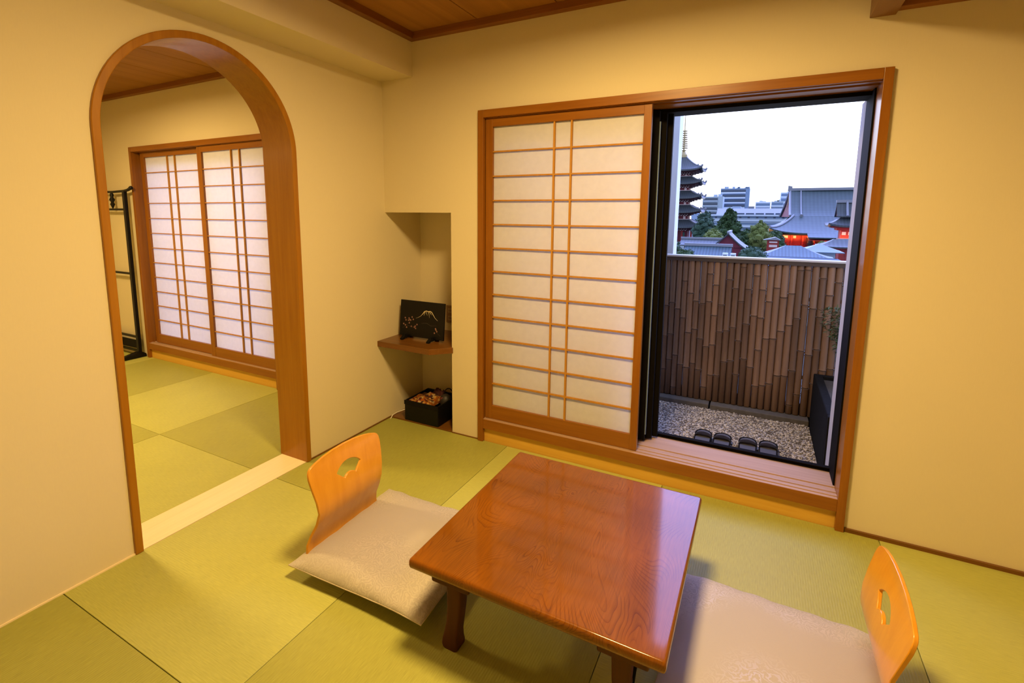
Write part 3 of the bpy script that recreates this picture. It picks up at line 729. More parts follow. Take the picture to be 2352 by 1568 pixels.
# gravel
mb = MB(); rnd = random.Random(4)
ico = bmesh.new(); bmesh.ops.create_icosphere(ico, subdivisions=1, radius=1)
iv = [v.co.copy() for v in ico.verts]; jf = [tuple(v.index for v in f.verts) for f in ico.faces]; ico.free()
mb.box(1.0, 2.59, .452, 1.235, -.03, -.006)
for k in range(11500):
    x = rnd.uniform(1.35, 2.585); y = rnd.uniform(.46, 1.23)
    r = rnd.uniform(.0038, .0078); sx, sy, sz = (rnd.uniform(.7, 1.3) for _ in range(3)); a = rnd.uniform(0, PI); ca, sa = math.cos(a), math.sin(a)
    z = rnd.uniform(-.006, .004); mb.cur = rnd.randrange(3)
    mb.add([(x+r*(p.x*sx*ca-p.y*sy*sa), y+r*(p.x*sx*sa+p.y*sy*ca), z+r*p.z*sz*.8) for p in iv], jf)
o = mb.build('gravel', [plain('pebble_grey', (.36, .33, .32), .8), plain('pebble_pale', (.56, .50, .43), .8), plain('pebble_dark', (.17, .145, .13), .8)])
tag(o, 'pale gravel spread over the balcony floor', 'gravel', kind='stuff')
# kerb stones
for x0, x1, lb in ((1.05, 1.955, 'left concrete kerb stone at the foot of the bamboo fence'), (1.965, 2.588, 'right concrete kerb stone at the foot of the bamboo fence')):
    recentre(tag(B(x0, x1, 1.236, 1.35, -.03, .034).build('kerb_stone', M['concrete'], bevel=.006), lb, 'kerb', 'kerb stones'))
# planter
pl = thing('stone_planter', (2.85, .88, -.03), 'dark stone planter along the right side of the balcony', 'planter')
MB().box(2.592, 3.15, .455, .50, -.03, .36).box(2.592, 3.15, 1.24, 1.28, -.03, .36).box(2.592, 2.64, .50, 1.24, -.03, .36).box(3.10, 3.15, .50, 1.24, -.03, .36).build('planter_wall', M['stone'], pl, bevel=.006)
B(2.64, 3.10, .50, 1.24, -.03, .335).build('soil', plain('dark_soil', (.05, .045, .04), .95, noise=.5, nscale=80, bump=1), pl)
# wispy plant
pt = thing('balcony_plant', (2.75, 1.12, .335), 'wispy green shrub in the planter before the bamboo fence', 'plant')
mb = MB(); lf = MB(); rnd = random.Random(8)
for k in range(9):
    bx0, by0 = 2.76+rnd.uniform(-.05, .05), 1.1+rnd.uniform(-.06, .06); ang = rnd.uniform(2.2, 4.1); hh = rnd.uniform(.35, .62)
    pts = [(bx0, by0, .33)]
    for q in range(1, 9):
        f = q/8; pts.append((bx0+math.cos(ang)*.17*f*f+rnd.uniform(-.008, .008), by0+math.sin(ang)*.08*f*f, .335+hh*f*(1-.12*f)))
    mb.tube(pts, [.003-.0022*i/8 for i in range(9)], 5)
    for q in range(80):
        i = rnd.randrange(2, 8); c = Vector(pts[i]).lerp(Vector(pts[i+1]), rnd.random()) if i < 8 else Vector(pts[i])
        d = Vector((rnd.uniform(-1, 1), rnd.uniform(-1, 1), rnd.uniform(-.5, .7))).normalized(); s = d.cross(Vector((rnd.random(), rnd.random(), 1))).normalized()
        ln = rnd.uniform(.025, .055); w = .0045
        lf.add([c, c+d*ln*.5+s*w, c+d*ln, c+d*ln*.5-s*w], [(0, 1, 2, 3)])
mb.build('stem', plain('plant_stem', (.09, .06, .03), .8), pt); lf.build('foliage', M['green_leaf'], pt)
# bamboo fence
fe = thing('bamboo_fence', (2.0, 1.33, .0), 'brown bamboo pole fence with a pale metal rail along its top', 'fence')
bam = [wood('bamboo_%d' % k, tuple(c*(.72+.2*k) for c in (.15, .088, .058)), tuple(c*(.72+.2*k) for c in (.215, .13, .085)), 'z', rough=.5, coat=.1, scale=.8) for k in range(3)]
groove_shade_mat = plain('bamboo_groove_shade', (.075, .045, .03), .8)  # node rings: shading inside the grooves painted as a darker colour
x = 1.10; k = 0; rnd = random.Random(21)
while x < 3.2:
    r = rnd.uniform(.0205, .0235); z = .036; prof = [(r*.8, z), (r, z+.004)]; nz = z+rnd.uniform(.04, .36)
    while nz < 1.085:
        prof += [(r, nz-.012), (r*1.12, nz-.005), (r*.90, nz-.001), (r*.90, nz+.001), (r*1.10, nz+.005), (r*1.0, nz+.013)]; nz += rnd.uniform(.19, .38)
    prof = [p for p in prof if p[1] < 1.09]+[(r, 1.095)]
    tx = rnd.uniform(-.003, .003)
    mb = MB(); n = 12
    mb.loft([[(x+r+tx*(zz-.5)+rr_*math.cos(2*PI*q/n), 1.325+rr_*math.sin(2*PI*q/n), zz) for q in range(n)] for rr_, zz in prof])
    for i in range(len(prof)-1):
        if prof[i][0] < r*.95 and prof[i+1][0] < r*.95 or (prof[i][0] > r*1.05 and prof[i+1][0] < r*.95): mb.mi[i*n:(i+1)*n] = [1]*n
    mb.build('bamboo_pole', [bam[rnd.randrange(3)], groove_shade_mat], fe, smooth=50)
    x += 2*r+(-.0008 if rnd.random() < .85 else rnd.uniform(.0002, .0014)); k += 1
B(1.0, 3.2, 1.352, 1.37, -.03, .11).build('light_stop_strip', M['blackmat'], fe)  # black strip added behind the poles to stop light leaking through
for zz in (.3, .85): B(1.1, 3.2, 1.352, 1.362, zz-.012, zz+.012).build('back_rail', M['blackmat'], fe)
B(1.0, 3.25, 1.288, 1.372, 1.108, 1.122).build('top_rail', plain('pale_rail', (.42, .42, .45), .5), fe, bevel=.003)
B(1.0, 3.25, 1.294, 1.366, 1.082, 1.108).build('rail_channel', plain('brown_rail_channel', (.045, .032, .028), .7), fe)
# white neighbouring wall beyond the fence
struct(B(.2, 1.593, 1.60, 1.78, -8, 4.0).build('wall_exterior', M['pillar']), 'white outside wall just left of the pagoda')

# sandals, toes to the fence
def sandal(cx, cy, rot, label):
    t = thing('sandal', (0, 0, 0), label, 'sandal', 'black sandals on the gravel')
    out = []
    for k in range(13):
        a = PI*k/12; out.append((.049*math.cos(a), .07+.062*math.sin(a)))
    out += [(-.046, -.05), (-.044, -.11), (-.03, -.125), (.03, -.125), (.044, -.11), (.046, -.05)]
    MB().loft([[(u*s, v*s, z) for u, v in out] for z, s in ((.004, .93), (.008, .98), (.02, 1.0), (.036, 1.0), (.040, .985))]).build('sole', M['blackmat'], t, smooth=50)
    MB().loft([[(u*.88, v*.93, z) for u, v in out] for z in (.0395, .042)]).build('footbed', plain('grey_footbed', (.06, .06, .07), .45) if 'fb' not in M else M['fb'], t, smooth=50)
    rg = []
    for k in range(13):
        a = PI*k/12; x = -.050*math.cos(a); z = .036+.026*math.sin(a)**.7
        th = .0035
        rg.append([(x, .012, z), (x*.985, .056-abs(x)*.12, z-.003), (x*.93, .056-abs(x)*.12, z-.003-th), (x*.94, .012, z-th)])
    MB().loft(rg).build('strap', M['strap'], t, smooth=50)
    rim = [(u*.985, v*.985, .0415) for u, v in out]; MB().tube(rim+[rim[0]], .003, 6).build('rim', M['black'], t, smooth=60)
    t.location = (cx, cy, .006); t.rotation_euler = (0, 0, rot); return t
M['fb'] = plain('grey_footbed', (.085, .085, .10), .4); M['strap'] = plain('dark_strap', (.012, .010, .009), .4)
for cx, cy, r, lb in ((1.978, .592, .0, 'leftmost black sandal on the gravel, left one of the left pair'), (2.0865, .592, -.03, 'black sandal on the gravel, right one of the left pair'), (2.228, .60, .0, 'black sandal on the gravel, left one of the right pair'), (2.3365, .606, -.03, 'rightmost black sandal on the gravel, next to the planter side')):
    sandal(cx, cy, r, lb)

# ------------------------------------------------------------------ the town below, seen over the fence
EX, EY = 2.209, -2.55       # everything beyond is laid out from the house corner, ground about 10 m below
GZ = -10.0
def hz(c, k): # mixes distance haze into a colour; k shifts it towards pale blue
    return tuple(a*(1-k)+b*k for a, b in zip(c, (.55, .62, .78)))
X_ = {}
X_['tile'] = tiles('grey_blue_tiles', (.055, .066, .08), .55)
X_['tile_big'] = tiles('temple_roof_tiles', (.05, .076, .092), .95, .16)
X_['tile_near'] = tiles('pale_blue_tiles', (.05, .09, .13), .36, .4)
X_['red'] = plain('vermilion_timber', (.30, .022, .018), .6); X_['dred'] = plain('dark_red_timber', (.16, .016, .03), .7)
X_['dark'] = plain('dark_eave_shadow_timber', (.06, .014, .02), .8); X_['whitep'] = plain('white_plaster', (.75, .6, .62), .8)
X_['gold'] = plain('weathered_gold', (.48, .38, .2), .5, .0); X_['ridge'] = plain('ridge_tiles', (.24, .25, .31), .6)
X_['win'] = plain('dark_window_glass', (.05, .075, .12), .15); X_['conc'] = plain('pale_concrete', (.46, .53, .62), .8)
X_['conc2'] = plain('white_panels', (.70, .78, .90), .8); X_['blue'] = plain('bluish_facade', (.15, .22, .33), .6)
X_['roofg'] = plain('grey_flat_roof', (.30, .31, .37), .9, noise=.1, nscale=.3)
X_['green'] = plain('leaves_dark', (.032, .07, .02), .9); X_['green2'] = plain('leaves_light', (.14, .18, .045), .9); X_['trunk'] = plain('bark', (.05, .035, .025), .9)
X_['green3'] = plain('leaves_bluish', (.036, .078, .05), .9)
def grid(fn, nu, nv, th=.0):
    """closed sheet: fn(u, v) -> point + across coordinate; underside th lower"""
    mb = MB(); vs = []; s = []; fs = []
    for lay in (0, 1):
        for i in range(nu+1):
            for j in range(nv+1):
                x, y, z, c = fn(i/nu, j/nv); vs.append((x, y, z-th*lay)); s.append(c)
    k = (nu+1)*(nv+1)
    for i in range(nu):
        for j in range(nv):
            a = i*(nv+1)+j; fs.append((a, a+nv+1, a+nv+2, a+1)); fs.append((k+a, k+a+1, k+a+nv+2, k+a+nv+1))
    for i in range(nu):
        for a, b in ((i*(nv+1), (i+1)*(nv+1)), (i*(nv+1)+nv, (i+1)*(nv+1)+nv)): fs.append((a, b, k+b, k+a))
    for j in range(nv):
        for a, b in ((j, j+1), (nu*(nv+1)+j, nu*(nv+1)+j+1)): fs.append((a, b, k+b, k+a))
    mb.add(vs, fs); mb.s['s'] = s; return mb
def merge(mbs):
    o = MB(); o.s['s'] = []
    for m in mbs:
        o.add(m.v, m.f); o.s['s'] += m.s['s']
    return o
def hip(cx, cy, wt, we, zt, ze, lift=.0, curve=1.5, th=.35, dt=None, de=None):
    """four concave slopes from the top rectangle (half wt x dt) down to the eaves (half we x de)"""
    dt = wt if dt is None else dt; de = we if de is None else de
    out = []
    for q in range(4):
        def fn(u, v, q=q):
            a = -1+2*u
            w = wt+(we-wt)*v; d = dt+(de-dt)*v
            z = ze+(zt-ze)*(1-v)**curve+lift*abs(a)**3.5*v**2
            x, y = ((a*w, -d), (w, a*d), (-a*w, d), (-w, -a*d))[q]
            return cx+x, cy+y, z, (a*w if q % 2 == 0 else a*d)
        out.append(grid(fn, 16, 8, th))
    return merge(out)
struct(B(-600, 700, 30, 900, GZ-.5, GZ).build('ground', plain('town_ground', (.10, .12, .12), .95, noise=.3, nscale=.05)), 'ground of the temple district')

# five-storeyed pagoda
PX, PY = EX-22.4, EY+161
pg = thing('pagoda', (PX, PY, GZ), 'five-storeyed red pagoda with a golden spire left of the open view', 'pagoda')
zt = [18.9, 13.1, 8.9, 4.7, .35]; ze = [14.9, 11.05, 6.85, 2.7, -1.75]
for k in range(5):
    wt = 1.05 if k == 0 else 3.0; we = 6.15+.12*k
    rf = hip(PX, PY, wt, we, zt[k], ze[k], .75, 1.35 if k == 0 else 1.25, .45).build('roof', X_['tile'], pg)
    h = MB()
    for sx, sy in ((1, -1), (-1, -1), (1, 1), (-1, 1)):
        pts = []
        for q in range(9):
            v = q/8; w = wt+(we-wt)*v; pts.append((PX+sx*w, PY+sy*w, ze[k]+(zt[k]-ze[k])*(1-v)**(1.35 if k == 0 else 1.25)+.75*v*v+.05))
        h.tube(pts, [.16]*8+[.3], 6)
        e = pts[-1]; h.blob((e[0], e[1], e[2]+.25), .32, 1); e = pts[-3]; h.blob((e[0], e[1], e[2]+.25), .25, 1)
    h.build('hip_ridge', X_['ridge'], rf)
    zb = zt[k+1] if k < 4 else -6.4
    bw = 2.25+.1*k
    # bracket tiers widen towards the eaves
    mb = MB()
    for q, (w, a, b) in enumerate(((5.2, ze[k]-.42, ze[k]-.05), (4.3, ze[k]-.72, ze[k]-.42), (3.5, ze[k]-1.02, ze[k]-.72), (2.8+.05*k, ze[k]-1.3, ze[k]-1.02))): mb.box(PX-w, PX+w, PY-w, PY+w, a, b)
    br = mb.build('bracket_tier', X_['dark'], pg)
    wp = MB()
    for q in range(-3, 4):
        x = PX+q*.72
        wp.box(x-.2, x+.2, PY-2.9-.05*k, PY-2.8-.05*k, ze[k]-1.27, ze[k]-1.08); wp.box(x+.3, x+.42, PY-3.6, PY-3.5, ze[k]-.98, ze[k]-.76)
    wp.build('white_bracket_panel', X_['whitep'], br)
    body = B(PX-bw, PX+bw, PY-bw, PY+bw, zb, ze[k]-1.28).build('storey', X_['dred'], pg)
    pn_ = MB()
    for q in (-.62, .62): pn_.box(PX+q*bw-.32, PX+q*bw+.32, PY-bw-.04, PY-bw, zb+.15 if k < 4 else zb+1.2, ze[k]-1.4 if k < 4 else ze[k]-1.8)
    pn_.build('wall_panel', X_['whitep'] if k < 4 else plain('green_lattice', (.07, .16, .13), .7), body)
    if k < 4: B(PX-3.1, PX+3.1, PY-3.1, PY+3.1, zt[k+1]-.02, zt[k+1]+.14).build('railing', X_['whitep'], pg)
for q in (-1, -.33, .33, 1):
    MB().lathe([(.3, -6.4), (.3, -3.0)], (PX+q*3.9, PY-3.9, 0), 8).build('column', X_['red'], pg)
    MB().lathe([(.3, -6.4), (.3, -3.0)], (PX+q*3.9, PY+3.9, 0), 8).build('column', X_['red'], pg)
B(PX-5, PX+5, PY-5, PY+5, GZ, -6.4).build('base', X_['conc'], pg)
sp_ = MB().box(PX-1.15, PX+1.15, PY-1.15, PY+1.15, 18.85, 19.6)
sp_.lathe([(1.0, 19.6), (.75, 20.3), (.35, 20.7), (.9, 20.95), (.2, 21.2), (.16, 27.0), (.09, 33.5)], (PX, PY, 0), 12)
for q in range(9): sp_.lathe([(.2, 21.55+q*.62), (1.15-.045*q, 21.58+q*.62), (1.15-.045*q, 21.8+q*.62), (.2, 21.83+q*.62)], (PX, PY, 0), 16)
sp_.blob((PX, PY, 31.5), .35, 2); sp_.blob((PX, PY, 33.4), .38, 2); sp_.build('spire', X_['gold'], pg, smooth=40)

# main hall with its huge roof
HX = EX
mh = thing('temple_hall', (HX+24, EY+172, GZ), 'temple hall with a huge blue-grey tiled roof at the right of the view', 'temple')
xr0, xr1 = HX+7.0, HX+48; yr = EY+172; yf = EY+150; ybk = EY+194
def slope(sgn):
    def fn(u, v):
        xl = xr0-.3-(1.9*v if sgn > 0 else 0); x = xl+(xr1+.3-xl)*u; y = yr+sgn*(11.5*v)
        return x, y, 9.2-7.7*(1-(1-v)**1.35)+.5*abs(2*u-1)**6*(1-v), x
    return grid(fn, 30, 10, .35)
merge([slope(-1), slope(1)]).build('upper_roof', X_['tile_big'], mh)
def sk(q):
    def fn(u, v):
        a = -1+2*u; xc = (xr0+xr1)/2; w = (xr1-xr0)/2+6.0*v-.8; d = 11.2+11.2*v
        z = 1.65-4.5*(1-(1-v)**1.5)+1.45*abs(a)**9*v*v
        x, y = ((a*w, -d), (w, a*d), (-a*w, d), (-w, -a*d))[q]
        return xc+x, yr+y, z, (a*w if q % 2 == 0 else a*d)
    return grid(fn, 40, 8, .35)
merge([sk(q) for q in range(4)]).build('lower_roof', X_['tile_big'], mh)
# porch roof dropping lower
def pc(u, v):
    x = HX+10.6+30*u; return x, yf+2.2-7.0*v, -2.35-1.35*v, x
grid(pc, 20, 3, .3).build('porch_roof', X_['tile_big'], mh)
MB().box(xr0-.6, xr1+.6, yr-.75, yr+.75, 9.0, 9.75).build('ridge', X_['ridge'], mh)
MB().prism([(xr0-.75, 8.9), (xr0+.5, 8.9), (xr0+.3, 10.3), (xr0-.7, 10.5)], 'y', yr-.5, yr+.5).build('ridge_end', X_['ridge'], mh)
gp = [(xr0+.25, yr-10.8, 1.3), (xr0-1.6, yr+10.8, 1.3), (xr0-.7, yr+4.5, 4.6), (xr0, yr, 9.0), (xr0+.15, yr-4.5, 4.6)]
g_ = MB(); g_.add(gp+[(a+.4, b, c) for a, b, c in gp], [(0, 1, 2, 3, 4), (9, 8, 7, 6, 5)]+[(i, (i+1) % 5, 5+(i+1) % 5, 5+i) for i in range(5)])
g_ = g_.build('gable', X_['dred'], mh)
MB().tube([(xr0-.5, yr+2.5, 1.7), (xr0-.35, yr+1, 5.2), (xr0-.15, yr, 8.2)], .22, 6).build('gable_ornament', X_['gold'], g_)
for sgn in (-1, 1):
    pts = []; p2 = []
    for q in range(11):
        v = q/10; z = 9.2-7.7*(1-(1-v)**1.35); pts.append((xr0-.1-(1.9*v if sgn > 0 else 0), yr+sgn*11.5*v, z+.18)); p2.append((xr0+2.6, yr+sgn*(11.7*v+.1), z+.2))
    MB().tube(pts, .32, 6).build('verge_ridge', X_['ridge'], mh)
    MB().tube(p2, [.2]*10+[.45], 6).build('descending_ridge', X_['ridge'], mh)
hp = []
for q in range(9):
    v = q/8; hp.append(((xr0+xr1)/2-((xr1-xr0)/2+6.0*v-.8), yr-(11.2+11.2*v), 1.65-4.5*(1-(1-v)**1.5)+1.45*v*v+.15))
MB().tube(hp, [.28]*8+[.5], 6).build('corner_ridge', X_['ridge'], mh)
eo = plain('lit_orange_rafters', (.62, .22, .05), .7)
MB().box(HX+4.5, xr1+2, yf+1.6, yf+6.5, -3.5, -3.2).build('eave_rafters', eo, mh)
MB().box(HX+4.8, xr1, yf+5.6, ybk-6, GZ, -3.2).build('hall_wall', X_['red'], mh)
wp = MB()
for q in range(12):
    x = HX+5.4+q*1.9
    if q in (0, 1, 3, 5, 7, 9): wp.box(x, x+1.2, yf+5.5, yf+5.6, -4.4, -3.7)
wp.build('plaster_panel', X_['whitep'], mh)
for q in range(8): MB().lathe([(.3, GZ), (.3, -3.4)], (HX+4.9+q*2.6, yf+5.2, 0), 8).build('column', X_['red'], mh)
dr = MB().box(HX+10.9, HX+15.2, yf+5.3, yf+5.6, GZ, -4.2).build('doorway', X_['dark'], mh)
MB().lathe([(.1, -5.1), (.55, -4.9), (.75, -4.0), (.55, -3.3), (.1, -3.1)], (HX+11.6, yf+1.2, -1.4), 12).build('hanging_lantern', plain('dark_lantern', (.05, .04, .04), .6), mh)
MB().prism([(yf+2.0, -3.55), (yf-4.6, -4.55), (yf-4.6, -4.35), (yf+2.0, -3.2)], 'x', HX+10.8, HX+40).build('porch_rafters', X_['red'], mh)
for q in range(3): MB().lathe([(.28, GZ), (.28, -4.5)], (HX+15.5+q*8, yf-3.8, 0), 8).build('porch_column', X_['red'], mh)
ldc = bpy.data.lights
def flood(x, y, z, wt, sz=2.5, rx=PI):
    l = ldc.new('eave_light', 'AREA'); l.shape = 'RECTANGLE'; l.size = sz; l.size_y = 1; l.energy = wt; l.color = (1, .45, .12)
    o = bpy.data.objects.new('eave_light', l); COL.objects.link(o); o.location = (x, y, z); o.rotation_euler = (rx, 0, 0)
flood(HX+6.5, yf+2.6, -5.2, 900, 5); flood(HX+13, yf+2.6, -5.4, 900, 6); flood(HX+14.2, EY+117, -3.6, 500, 4)

# gate tower cut by the window frame
gx, gy = EX+16.6, EY+119
gt = thing('temple_gate', (gx, gy, GZ), 'smaller red gate tower with an upturned tiled roof, cut off by the right window frame', 'temple')
hip(gx, gy, 2.7, 5.0, 1.5, -.25, .55, 1.4, .35, dt=.9, de=3.6).build('lower_roof', X_['tile'], gt)
def gsl(sgn):
    def fn(u, v):
        x = gx-3.6+7.2*u; return x, gy+sgn*2.2*v, 4.3-2.7*(1-(1-v)**1.3), x
    return grid(fn, 10, 6, .25)
merge([gsl(-1), gsl(1)]).build('upper_roof', X_['tile'], gt)
MB().box(gx-3.7, gx+3.7, gy-.3, gy+.3, 4.2, 4.75).build('ridge', X_['ridge'], gt)
MB().tube([(gx-1.9, gy-.2, 4.4), (gx-1.9, gy-1.2, 3.0), (gx-1.9, gy-2.4, 1.6)], .2, 6).build('descending_ridge', X_['ridge'], gt)
MB().prism([(gy-1.9, 1.6), (gy+1.9, 1.6), (gy, 4.1)], 'x', gx-3.3, gx-3.1).build('gable', X_['red'], gt)
MB().box(gx-4.3, gx+4.3, gy-3.0, gy+3.0, -.75, -.4).box(gx-3.4, gx+3.4, gy-2.3, gy+2.3, -1.2, -.75).build('bracket_tier', X_['red'], gt)
MB().box(gx-2.7, gx+2.7, gy-1.8, gy+1.8, GZ, -1.2).build('gate_wall', X_['red'], gt)
wp = MB()
for q in range(5): wp.box(gx-2.5+q*1.05, gx-1.85+q*1.05, gy-1.86, gy-1.8, -2.1, -1.5)
wp.box(gx-3.4, gx+3.4, gy-2.6, gy-2.5, -3.1, -2.75); wp.build('white_panel', X_['whitep'], gt)

# lower buildings in front of the hall
def gable_house(name, x0, x1, yc, hd, zr, ze_, label, mat, body, cat='building', thk=.2, face='y', ridge=True):
    """gabled roof; ridge along x (face 'y') or along y (face 'x', gable towards the house)"""
    t = thing(name, ((x0+x1)/2, yc, GZ), label, cat)
    if face == 'y':
        def sl(sgn):
            return grid(lambda u, v: (x0+(x1-x0)*u, yc+sgn*hd*v, zr+(ze_-zr)*(1-(1-v)**1.15), x0+(x1-x0)*u), 12, 5, thk)
        merge([sl(-1), sl(1)]).build('roof', mat, t)
        if ridge: MB().box(x0-.1, x1+.1, yc-.22, yc+.22, zr-.05, zr+.28).build('ridge', X_['ridge'], t)
        B(x0+.8, x1-.8, yc-hd+.9, yc+hd-.9, GZ, ze_-.1).build('house_wall', body, t)
    else:
        xc = (x0+x1)/2; w = (x1-x0)/2
        def sl(sgn):
            return grid(lambda u, v: (xc+sgn*w*v, yc-hd+2*hd*u, zr+(ze_-zr)*(1-(1-v)**1.25), yc-hd+2*hd*u), 8, 6, thk)
        merge([sl(-1), sl(1)]).build('roof', mat, t)
        MB().box(xc-.16, xc+.16, yc-hd-.1, yc+hd, zr-.05, zr+.25).build('ridge', X_['ridge'], t)
        MB().prism([(xc-w*.72, ze_+.1), (xc+w*.72, ze_+.1), (xc, zr-.35)], 'y', yc-hd+.5, yc-hd+.7).build('gable', body, t)
        B(x0+.7, x1-.7, yc-hd+.7, yc+hd-.7, GZ, ze_+.05).build('house_wall', body, t)
    return t
gable_house('gabled_shrine', EX-6.9, EX-1.6, EY+84, 4, -1.05, -3.3, 'small red shrine, its gable facing the balcony, below the dark conical tree', X_['tile'], X_['dred'], 'shrine', face='x')
gable_house('tiled_house', EX-8.6, EX-3.1, EY+68, 3.2, -2.35, -3.9, 'pale blue tiled house roof just above the fence on the left', X_['tile_near'], X_['conc'])
gable_house('long_tiled_house', EX-13.0, EX-5.2, EY+97, 3, -2.75, -3.75, 'dark tiled low house at the foot of the pagoda', X_['tile'], X_['dark'])
hh = thing('hip_roofed_house', (EX+4.0, EY+70, GZ), 'blue hipped roof just above the fence in front of the temple hall', 'building')
hip(EX+3.6, EY+70, .8, 4.6, -2.1, -3.7, .1, 1.25, .2, dt=.2, de=4.2).build('roof', X_['tile_near'], hh)
B(EX-.5, EX+7.2, EY+67, EY+73, GZ, -3.75).build('house_wall', X_['conc'], hh)
hh2 = thing('flat_roofed_house', (EX+5, EY+62, GZ), 'long blue-grey roof right above the fence at the right', 'building')
hip(EX+3.9, EY+62, 3.4, 5.2, -2.95, -3.9, .1, 1.0, .2, dt=.3, de=2.6).build('roof', plain('blue_metal_roof', (.025, .055, .10), .5), hh2)
B(EX-.6, EX+8.2, EY+60, EY+64, GZ, -3.9).build('house_wall', X_['conc'], hh2)
h3 = thing('pale_tent_roof', (EX+8.2, EY+82, GZ), 'pale blue pyramid roof beside the gate at the right', 'building')
hip(EX+7.4, EY+82, .1, 2.7, -2.35, -3.35, 0, 1.1, .1).build('roof', plain('pale_metal_roof', (.14, .20, .27), .5), h3)
B(EX+5.6, EX+9.2, EY+80.4, EY+83.6, GZ, -3.35).build('house_wall', X_['conc'], h3)
h4 = thing('red_pavilion', (EX+11.8, EY+92, GZ), 'low red pavilion with a grey roof in front of the gate tower', 'building')
hip(EX+12.3, EY+92, 2.2, 4.4, -2.0, -3.1, .15, 1.3, .2, dt=.3, de=2.6).build('roof', X_['tile'], h4)
B(EX+9.4, EX+15.2, EY+90.4, EY+93.6, -4.1, -3.3).build('lintel', X_['red'], h4)
for q in range(4): MB().lathe([(.16, GZ), (.16, -3.3)], (EX+9.8+q*1.75, EY+90.5, 0), 8).build('column', X_['red'], h4)
h5 = thing('red_stall', (EX+2.6, EY+120, GZ), 'small red and white stall with a pale roof left of the temple hall', 'building')
MB().prism([(EX+.6, -3.5), (EX+3.8, -3.5), (EX+2.8, -2.9)], 'y', EY+118, EY+121).build('roof', X_['ridge'], h5)
B(EX+1.3, EX+3.5, EY+118.4, EY+120.6, GZ, -3.5).build('stall_wall', X_['red'], h5); MB().box(EX+1.7, EX+3.2, EY+118.3, EY+118.4, -4.1, -3.8).box(EX+1.7, EX+3.2, EY+118.3, EY+118.4, -5.0, -4.5).build('banner', X_['whitep'], h5)
for x, lb in ((EX-3.35, 'left white rooftop unit peeking over the fence'), (EX-2.55, 'right white rooftop unit peeking over the fence')):
    ac = thing('rooftop_unit', (x, EY+60, -3.7), lb, 'rooftop unit', 'white rooftop units')
    B(x-.27, x+.27, EY+59.7, EY+60.3, -3.75, -2.65).build('casing', X_['conc2'], ac, bevel=.03)
    B(x-.19, x+.19, EY+59.68, EY+59.72, -3.02, -2.85).build('grille', X_['win'], ac)
    B(x-.3, x+.3, EY+59.6, EY+60.4, GZ, -3.74).build('plinth', X_['conc'], ac)

# tall buildings; distance haze is mixed into their pale bluish colours
def block(name, s0, s1, D, z1, label, body, floors, band, zlow=GZ, dep=14, side=None, roofbits=0, seed=1, winm=None, f0=.6):
    t = thing(name, (EX+(s0+s1)/2, EY+D+dep/2, GZ), label, 'building')
    x0, x1, y0 = EX+s0, EX+s1, EY+D
    B(x0, x1, y0, y0+dep, GZ, z1).build('block', body, t)
    fh = 3.1*D/400 if D > 300 else 2.4
    for k in range(floors):
        zc = z1-f0-k*fh*1.15
        o = B(x0+.4, x1-(side or .4), y0-.25, y0, zc-fh*.75, zc-fh*.12).build('window_band', winm or X_['win'], t)
    for k in range(floors):
        zc = z1-f0-k*fh*1.15
        B(x0, x1-(side or 0), y0-1.2, y0, zc-fh*1.02, zc-fh*.72).build('balcony_band', band, t)
    rnd = random.Random(seed)
    if roofbits:
        mb = MB()
        for k in range(roofbits):
            x = rnd.uniform(x0+1, x1-3); mb.box(x, x+rnd.uniform(1, 3), y0+3, y0+6, z1, z1+rnd.uniform(.5, 1.8))
        mb.build('rooftop_plant', X_['conc'], t)
    return t
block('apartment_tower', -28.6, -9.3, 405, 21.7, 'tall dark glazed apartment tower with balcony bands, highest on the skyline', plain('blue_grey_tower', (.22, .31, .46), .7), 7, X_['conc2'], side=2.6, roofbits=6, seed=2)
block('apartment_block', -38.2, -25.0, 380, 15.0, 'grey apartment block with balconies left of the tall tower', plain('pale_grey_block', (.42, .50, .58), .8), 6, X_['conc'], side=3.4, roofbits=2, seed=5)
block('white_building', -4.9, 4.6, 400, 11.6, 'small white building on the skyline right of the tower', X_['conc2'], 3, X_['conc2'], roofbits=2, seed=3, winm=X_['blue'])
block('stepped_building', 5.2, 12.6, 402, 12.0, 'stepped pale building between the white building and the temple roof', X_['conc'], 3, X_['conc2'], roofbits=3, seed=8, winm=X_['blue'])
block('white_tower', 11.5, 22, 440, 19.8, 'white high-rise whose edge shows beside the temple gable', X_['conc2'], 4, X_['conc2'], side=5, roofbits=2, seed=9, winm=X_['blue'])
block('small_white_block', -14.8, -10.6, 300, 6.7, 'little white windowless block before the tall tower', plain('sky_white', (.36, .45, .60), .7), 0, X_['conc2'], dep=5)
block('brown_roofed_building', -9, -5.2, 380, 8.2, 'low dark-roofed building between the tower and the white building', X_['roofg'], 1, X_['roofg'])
block('white_block_beyond', -34.5, -30.8, 290, 5.4, 'pale white building just right of the pagoda eaves', plain('bluish_white', (.28, .37, .54), .7), 0, X_['conc2'], dep=6)
